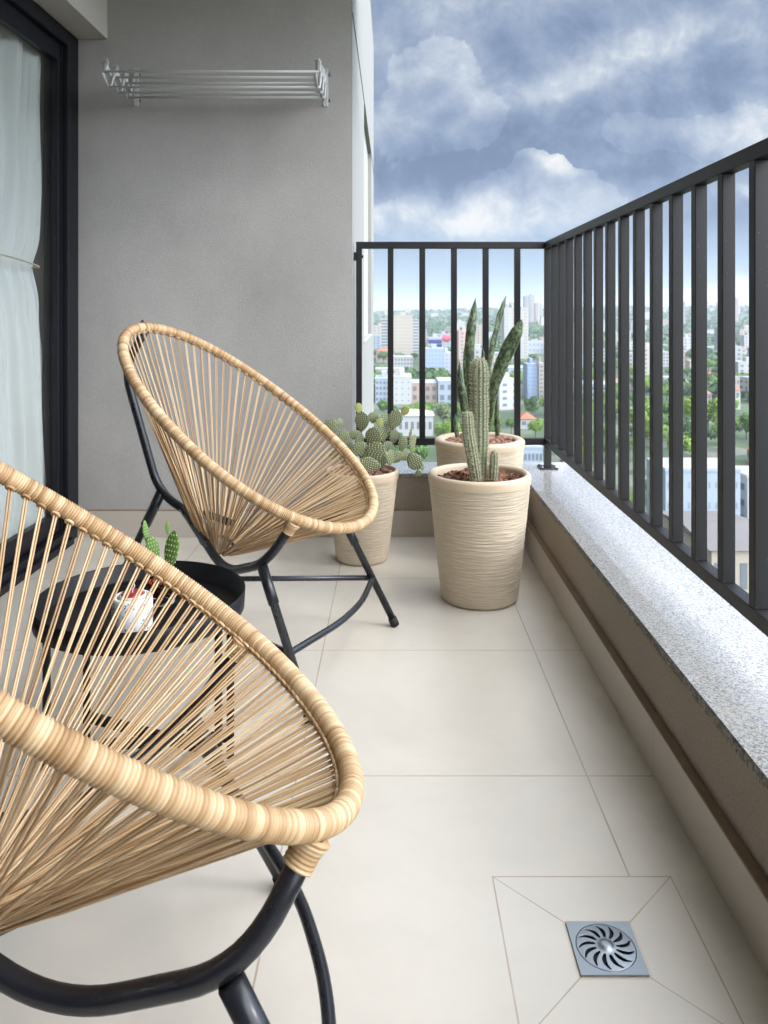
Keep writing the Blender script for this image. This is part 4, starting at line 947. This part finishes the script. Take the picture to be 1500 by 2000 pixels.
# naming by the gap of the railing one looks through
BP = [701, 762, 824, 886, 948, 1010, 1069]; ORD = ['first', 'second', 'third', 'fourth', 'fifth', 'sixth', 'seventh', 'eighth', 'ninth', 'tenth', 'eleventh', 'twelfth', 'thirteenth', 'fourteenth', 'fifteenth', 'sixteenth', 'seventeenth', 'eighteenth', 'nineteenth', 'twentieth']
SP = []; d = 3.325
while d > 1.2: SP.append(CX+F*.676/d); d -= .1428
def gap(px):
    for i in range(6):
        if BP[i] <= px < BP[i+1]: return 'back railing gap '+('beside end post', 'one right of end post', 'left of centre', 'right of centre', 'one left of corner', 'beside corner post')[i]
    if px < 1210: return 'far end of side railing'
    k = sum(1 for q in SP if q <= px); left = len(SP)-k
    return 'side railing gap '+('rightmost' if left <= 0 else ORD[left]+' from right')
LAB = {}
def ranked(kind_, where, d):
    LAB.setdefault((kind_, where), []).append(d); return (kind_, where, d)
def finish_labels(items):
    for o, (k_, w_, d) in items:
        ds = sorted(LAB[(k_, w_)]); i = ds.index(d)
        o['label'] = k_+', '+('' if len(ds) == 1 else ('nearest' if i == 0 else (ORD[i]+' nearest' if i < 20 else 'far'))+' such ')+'in '+w_
ITEMS = []
def blocked(px, hw, vt, d, pad_=0):
    for (a, b, t, bs, hd) in HERO:
        if px+hw > a and px-hw < b:
            if d < hd+18 and vt < bs-3: 
                if d > hd-25 or vt < bs-(bs-t)*.18: return True
            if abs(d-hd) < 22: return True
    return False
placed = []; HN = {}
walls = ['white_render']*6+['cream_render']*3+['pale_blue_render']*2+['pinkish_render', 'grey_render', 'beige_render']
words = {'white_render': 'white', 'cream_render': 'cream', 'pale_blue_render': 'pale blue', 'pinkish_render': 'salmon', 'grey_render': 'grey', 'beige_render': 'beige'}
pend = []
for _ in range(5200):
    if len(placed) >= 95: break
    px = cr.uniform(722, 1560); vb = 655+ (cr.random()**1.6)*150; d = 65532/(vb-CY); x = (px-CX)/F*d
    if d < 150: continue
    w_ = cr.uniform(9, 20); dp = cr.uniform(8, 13); fl = cr.choice([1, 1, 2, 2, 3, 4]) if d < 500 else cr.choice([2, 3, 4, 6, 9]); h_ = 3.1*fl+.6
    hw = w_/2/d*F; vt = vb-h_/d*F
    if any(abs(x-a)+abs(d-b) < 19+d*.012 for a, b in placed) or blocked(px, hw, vt, d): continue
    placed.append((x, d)); mt = cr.choice(walls)
    rf = cr.choice([('hip', 'orange_tiles', 2.4), ('hip', 'brown_tiles', 2.2), ('gable', 'brown_tiles', 2.2), ('gable', 'grey_sheet', 1.4), None, None, None, None]) if fl < 4 else None
    kind_ = words[mt]+(' house under '+{'orange_tiles': 'orange', 'brown_tiles': 'brown', 'grey_sheet': 'grey'}[rf[1]]+' roof' if rf else ' flat roofed '+('house' if fl < 3 else 'block'))
    g_ = gap(px); key = (kind_, g_); pend.append((d, px, hw, vt, vb, dp, mt, fl, w_, rf, kind_, g_))
pend.sort()
for (d, px, hw, vt, vb, dp, mt, fl, w_, rf, kind_, g_) in pend:
    lab = kind_; rk = ranked(kind_, g_, d)
    b = building(px-hw, px+hw, vt, vb, dp, mt, lab, 'house' if fl < 4 else 'building', floors=fl, cols=max(1, min(4, int(w_/4))), roof=rf, rot=cr.uniform(-.35, .35) if d < 700 else 0, name='house' if fl < 4 else 'apartment_block', side=d < 400, hero=False, winfrac=(.4, .4), group='houses of the town below'); ITEMS.append((b, rk))
# trees
def leaf_mat(name, a, b):
    def bld(t, p):
        v_ = t.attr('var'); oi = t.new('ShaderNodeObjectInfo').outputs['Random']
        c = t.mix(v_, a, b); c = t.mix(t.m('MULTIPLY', oi, .45), c, tuple(q*1.5 for q in a)); setp(t, p, c, .7)
        t.put(p.inputs['Specular IOR Level'], .2)
    M[name] = mat(name, bld)
leaf_mat('leaves_mid', (.050, .105, .022), (.125, .205, .045)); leaf_mat('leaves_bright', (.090, .160, .022), (.20, .285, .05)); leaf_mat('leaves_dark', (.035, .075, .024), (.085, .140, .040)); leaf_mat('leaves_pale', (.11, .145, .07), (.21, .245, .13)); leaf_mat('leaves_woods', (.045, .085, .035), (.11, .165, .06))
M['bark_tree'] = simple('tree_bark', (.10, .075, .055), .9, var=.3)
def leaf_quad(m, c, nrm, s, var):
    n1 = nrm.orthogonal().normalized(); a_ = cr.uniform(0, 6.3); u = n1*math.cos(a_)+nrm.cross(n1)*math.sin(a_); v_ = nrm.cross(u)
    m.add([c-u*s-v_*s*.6, c+u*s-v_*s*.6, c+u*s*.7+v_*s*.8, c-u*s*.7+v_*s*.8], [(0, 1, 2, 3)], False, var=var)
def crown_mesh(nq, spread, flat, mt):
    m = MB(); lumps = []
    for i in range(15):
        a = cr.uniform(0, 2*PI); rr = spread*math.sqrt(cr.random()); lumps.append((Vector((rr*math.cos(a), rr*math.sin(a), .55+flat*cr.uniform(-.5, .75)*(1-.5*rr/spread))), cr.uniform(.20, .36)))
    for i in range(nq):
        c, r = cr.choice(lumps); v_ = Vector((cr.gauss(0, 1), cr.gauss(0, 1), cr.gauss(.25, 1))).normalized(); p = c+v_*r*cr.uniform(.55, 1.08)
        nn = (v_+Vector((cr.uniform(-.7, .7), cr.uniform(-.7, .7), cr.uniform(-.3, .8)))).normalized()
        leaf_quad(m, p, nn, cr.uniform(.028, .055), cr.random())
    return m.mesh('crown', M[mt])
CRM = [crown_mesh(2600, .62, .35, 'leaves_mid'), crown_mesh(2600, .55, .45, 'leaves_bright'), crown_mesh(2600, .62, .32, 'leaves_dark'), crown_mesh(2200, .5, .55, 'leaves_pale'), crown_mesh(2600, .72, .26, 'leaves_mid'), crown_mesh(2600, .45, .62, 'leaves_bright')]
CNAME = ['mid green spreading', 'bright green rounded', 'dark green broad', 'pale grey-green tall', 'flat-topped green', 'bright yellow-green upright']
m = MB(); m.tube([(0, 0, -1.6), (.01, 0, .15), (-.01, .01, .55)], [.05, .038, .02], 8)
for k in range(5):
    a = k*1.257; m.tube([(0, 0, .12+.04*k), (.18*math.cos(a), .18*math.sin(a), .38+.03*k), (.36*math.cos(a), .36*math.sin(a), .58)], [.024, .016, .007], 6)
TRM = m.mesh('trunk', M['bark_tree'])
def tree(x, y, r, hs, k, label, group='trees of the town below', lift=.28):
    t = thing('tree', label, 'tree', (x, y, ground_z(x, y)), cr.uniform(0, 6.3), group); z0 = r*lift
    a = link('trunk', TRM, t); a.location = (0, 0, z0); a.scale = (r, r, r*hs); b = link('crown', CRM[k], t); b.location = (0, 0, z0); b.scale = (r, r, r*hs); return t
def htree(px0, px1, vt, vb, k, label):
    d = 65532/(vb-CY); x = ((px0+px1)/2-CX)/F*d; r = (px1-px0)/F*d*.56; hh = (vb-vt)/F*d
    hs = min(1.25, max(.7, hh/r/1.35)); tree(x, d, r, hs, k, label, None, max(.1, hh/r-1.15*hs)); HERO.append((px0, px1, vt, vb, d))
htree(838, 880, 722, 760, 0, 'round green tree between the pale blue block and the third bar')
htree(840, 892, 782, 880, 3, 'tall pale grey-green tree left of the snake plant pot')
htree(845, 905, 815, 905, 1, 'bright green bush-like tree behind the rim of the corner pot')
htree(1018, 1060, 768, 832, 2, 'broad dark green tree under the bright blue tower')
htree(1026, 1066, 815, 885, 1, 'bright green tree beside the corner post above the bottom rail')
htree(985, 1012, 815, 882, 0, 'green tree right of the snake plant above the corner pot')
htree(1325, 1390, 768, 915, 5, 'biggest bright green tree with dark trunk in the side railing gaps')
htree(1378, 1448, 762, 918, 1, 'big rounded bright tree right beside the biggest one, side railing')
htree(1285, 1330, 780, 900, 0, 'tall green tree left of the biggest one in the side railing gaps')
htree(1480, 1540, 790, 900, 2, 'large dark green tree at the right picture edge')
htree(1486, 1520, 985, 1062, 1, 'bright green shrub-like tree low at the right picture edge')
htree(1405, 1500, 1105, 1180, 2, 'dark tree crown lowest at the foot of the side railing')
htree(1222, 1292, 785, 908, 5, 'bright green tree at the left of the big side railing trees')
htree(1440, 1496, 800, 912, 0, 'mid green tree between the biggest trees and the right edge')
htree(1296, 1362, 838, 922, 1, 'lower bright green crown in front of the biggest side railing tree')
htree(772, 846, 852, 930, 0, 'green tree crown under the bottom rail between prickly pear and corner pot')
htree(726, 790, 858, 940, 2, 'dark green crown under the bottom rail behind the prickly pear')
htree(1195, 1240, 850, 940, 2, 'dark green tree behind the close-set bars of the side railing')
htree(733, 768, 778, 826, 0, 'round green tree at the left end of the back railing gap')
htree(745, 800, 785, 842, 2, 'dark green tree row behind the long white low house')
htree(800, 846, 782, 838, 1, 'lighter green tree at the end of the long white house')
tp = []; tn = 0
for _ in range(9000):
    if tn >= 285: break
    px = cr.uniform(718, 1570); vb = 668+(cr.random()**.95)*345; d = 65532/(vb-CY); x = (px-CX)/F*d; r = cr.uniform(3.6, 6.6)*(1+.25*(d > 400)); hs = cr.uniform(.8, 1.3)
    hw = r/d*F; vt = vb-1.25*r*hs/d*F
    if any(abs(x-a)+abs(d-b) < r*.9+3.2 for a, b in tp) or any(abs(x-a)+abs(d-b) < 9.5 for a, b in placed) or blocked(px, hw, vt, d): continue
    tp.append((x, d)); k = cr.choice([0, 0, 1, 2, 2, 3, 4, 5]); o = tree(x, d, r, hs, k, CNAME[k]+' tree'); ITEMS.append((o, ranked(CNAME[k]+' tree', gap(px), d))); tn += 1
# woods: far slopes and everything between the distant houses, read as one mass
m = MB(); cnt_ = 0
for k_ in range(8200):
    px = cr.uniform(690, 1620) if k_ < 5200 else cr.uniform(1600, 2700); rr = (380 if k_ < 5200 else 150)*(3700/(380 if k_ < 5200 else 150))**cr.random(); x = (px-CX)/F*rr; y = rr
    if mnoise.noise(Vector((x*.004, y*.004, 8)))+mnoise.noise(Vector((x*.02, y*.02, 3)))*.5 < (-.02 if rr < 900 else -.45): continue
    hb = 65532/rr+CY
    if rr < 1400 and blocked(px, 4, hb-8, rr): continue
    if any(abs(x-a)+abs(y-b) < 13 for a, b in placed): continue
    z = ground_z(x, y); s = cr.uniform(3.5, 6.5)*(1 if rr < 1200 else 1.5)
    nl = 46 if rr < 900 else 26
    for i in range(nl):
        v_ = Vector((cr.gauss(0, 1), cr.gauss(0, 1), abs(cr.gauss(0, 1)))).normalized(); c = Vector((x, y, z+s*.35))+Vector((v_.x*s, v_.y*s, v_.z*s*.8))*cr.uniform(.75, 1.05)
        leaf_quad(m, c, (v_+Vector((cr.uniform(-.5, .5),)*3)).normalized(), s*cr.uniform(.22, .4), cr.random())
tag(m.build('woods', M['leaves_woods']), 'woodland and treetops covering the far slopes beyond the town', 'woods', kind='stuff')
# far houses strung along the slopes, a few pixels each
fm = {}
fi = 0
for _ in range(400):
    if fi >= 70: break
    px = cr.uniform(725, 1540); rr = cr.uniform(1200, 3300); x = (px-CX)/F*rr; z = ground_z(x, rr)
    if mnoise.noise(Vector((x*.003, rr*.003, 1))) < .0: continue
    w_ = cr.uniform(12, 26); h_ = cr.choice([5, 7, 9, 14, 22]); mt = cr.choice(['white_render', 'white_render', 'cream_render', 'pinkish_render']); fi += 1
    b = thing('far_house', 'far house', 'house', (x, rr, z-2), 0, 'far houses on the wooded slopes')
    bx('wall', mt, b, -w_/2, w_/2, -6, 6, 0, h_+2); bx('roof', cr.choice(['orange_tiles', 'grey_sheet', 'white_roof']), b, -w_/2-.4, w_/2+.4, -6.4, 6.4, h_+2, h_+3)
    ITEMS.append((b, ranked('far '+words[mt].split()[-1]+' hillside house', gap(px), rr)))
for k_ in range(26):
    px = 1620+k_*38+cr.uniform(-12, 12); vb = 655+(cr.random()**1.3)*240; hw = cr.uniform(10, 22)*(vb-612)/140; mt = cr.choice(walls)
    building(px-hw, px+hw, vb-hw*cr.uniform(.7, 1.6), vb, 10, mt, 'town house beyond the right edge of the picture', 'house', floors=2, cols=3, roof=cr.choice([('hip', 'brown_tiles', 2.2), None]), name='house', side=False, hero=False, group='houses beyond the right picture edge')
finish_labels(ITEMS)
# the air over the town
HAZE = 0.00016
if HAZE:
    m = MB(); m.box(-6500, 6500, -3000, 8800, -260, 130); hz = m.build('haze', None); hz.data.materials.clear()
    hm = bpy.data.materials.new('haze_air'); hm.use_nodes = True; hm.node_tree.nodes.clear(); t = NT(hm.node_tree)
    pv = t.new('ShaderNodeVolumePrincipled'); pv.inputs['Color'].default_value = (.80, .88, .97, 1); pv.inputs['Density'].default_value = HAZE; pv.inputs['Anisotropy'].default_value = .2
    t.l.new(pv.outputs[0], t.new('ShaderNodeOutputMaterial').inputs['Volume']); hz.data.materials.append(hm); tag(hz, 'thin haze lying over the town and the far slopes', 'haze', kind='stuff')
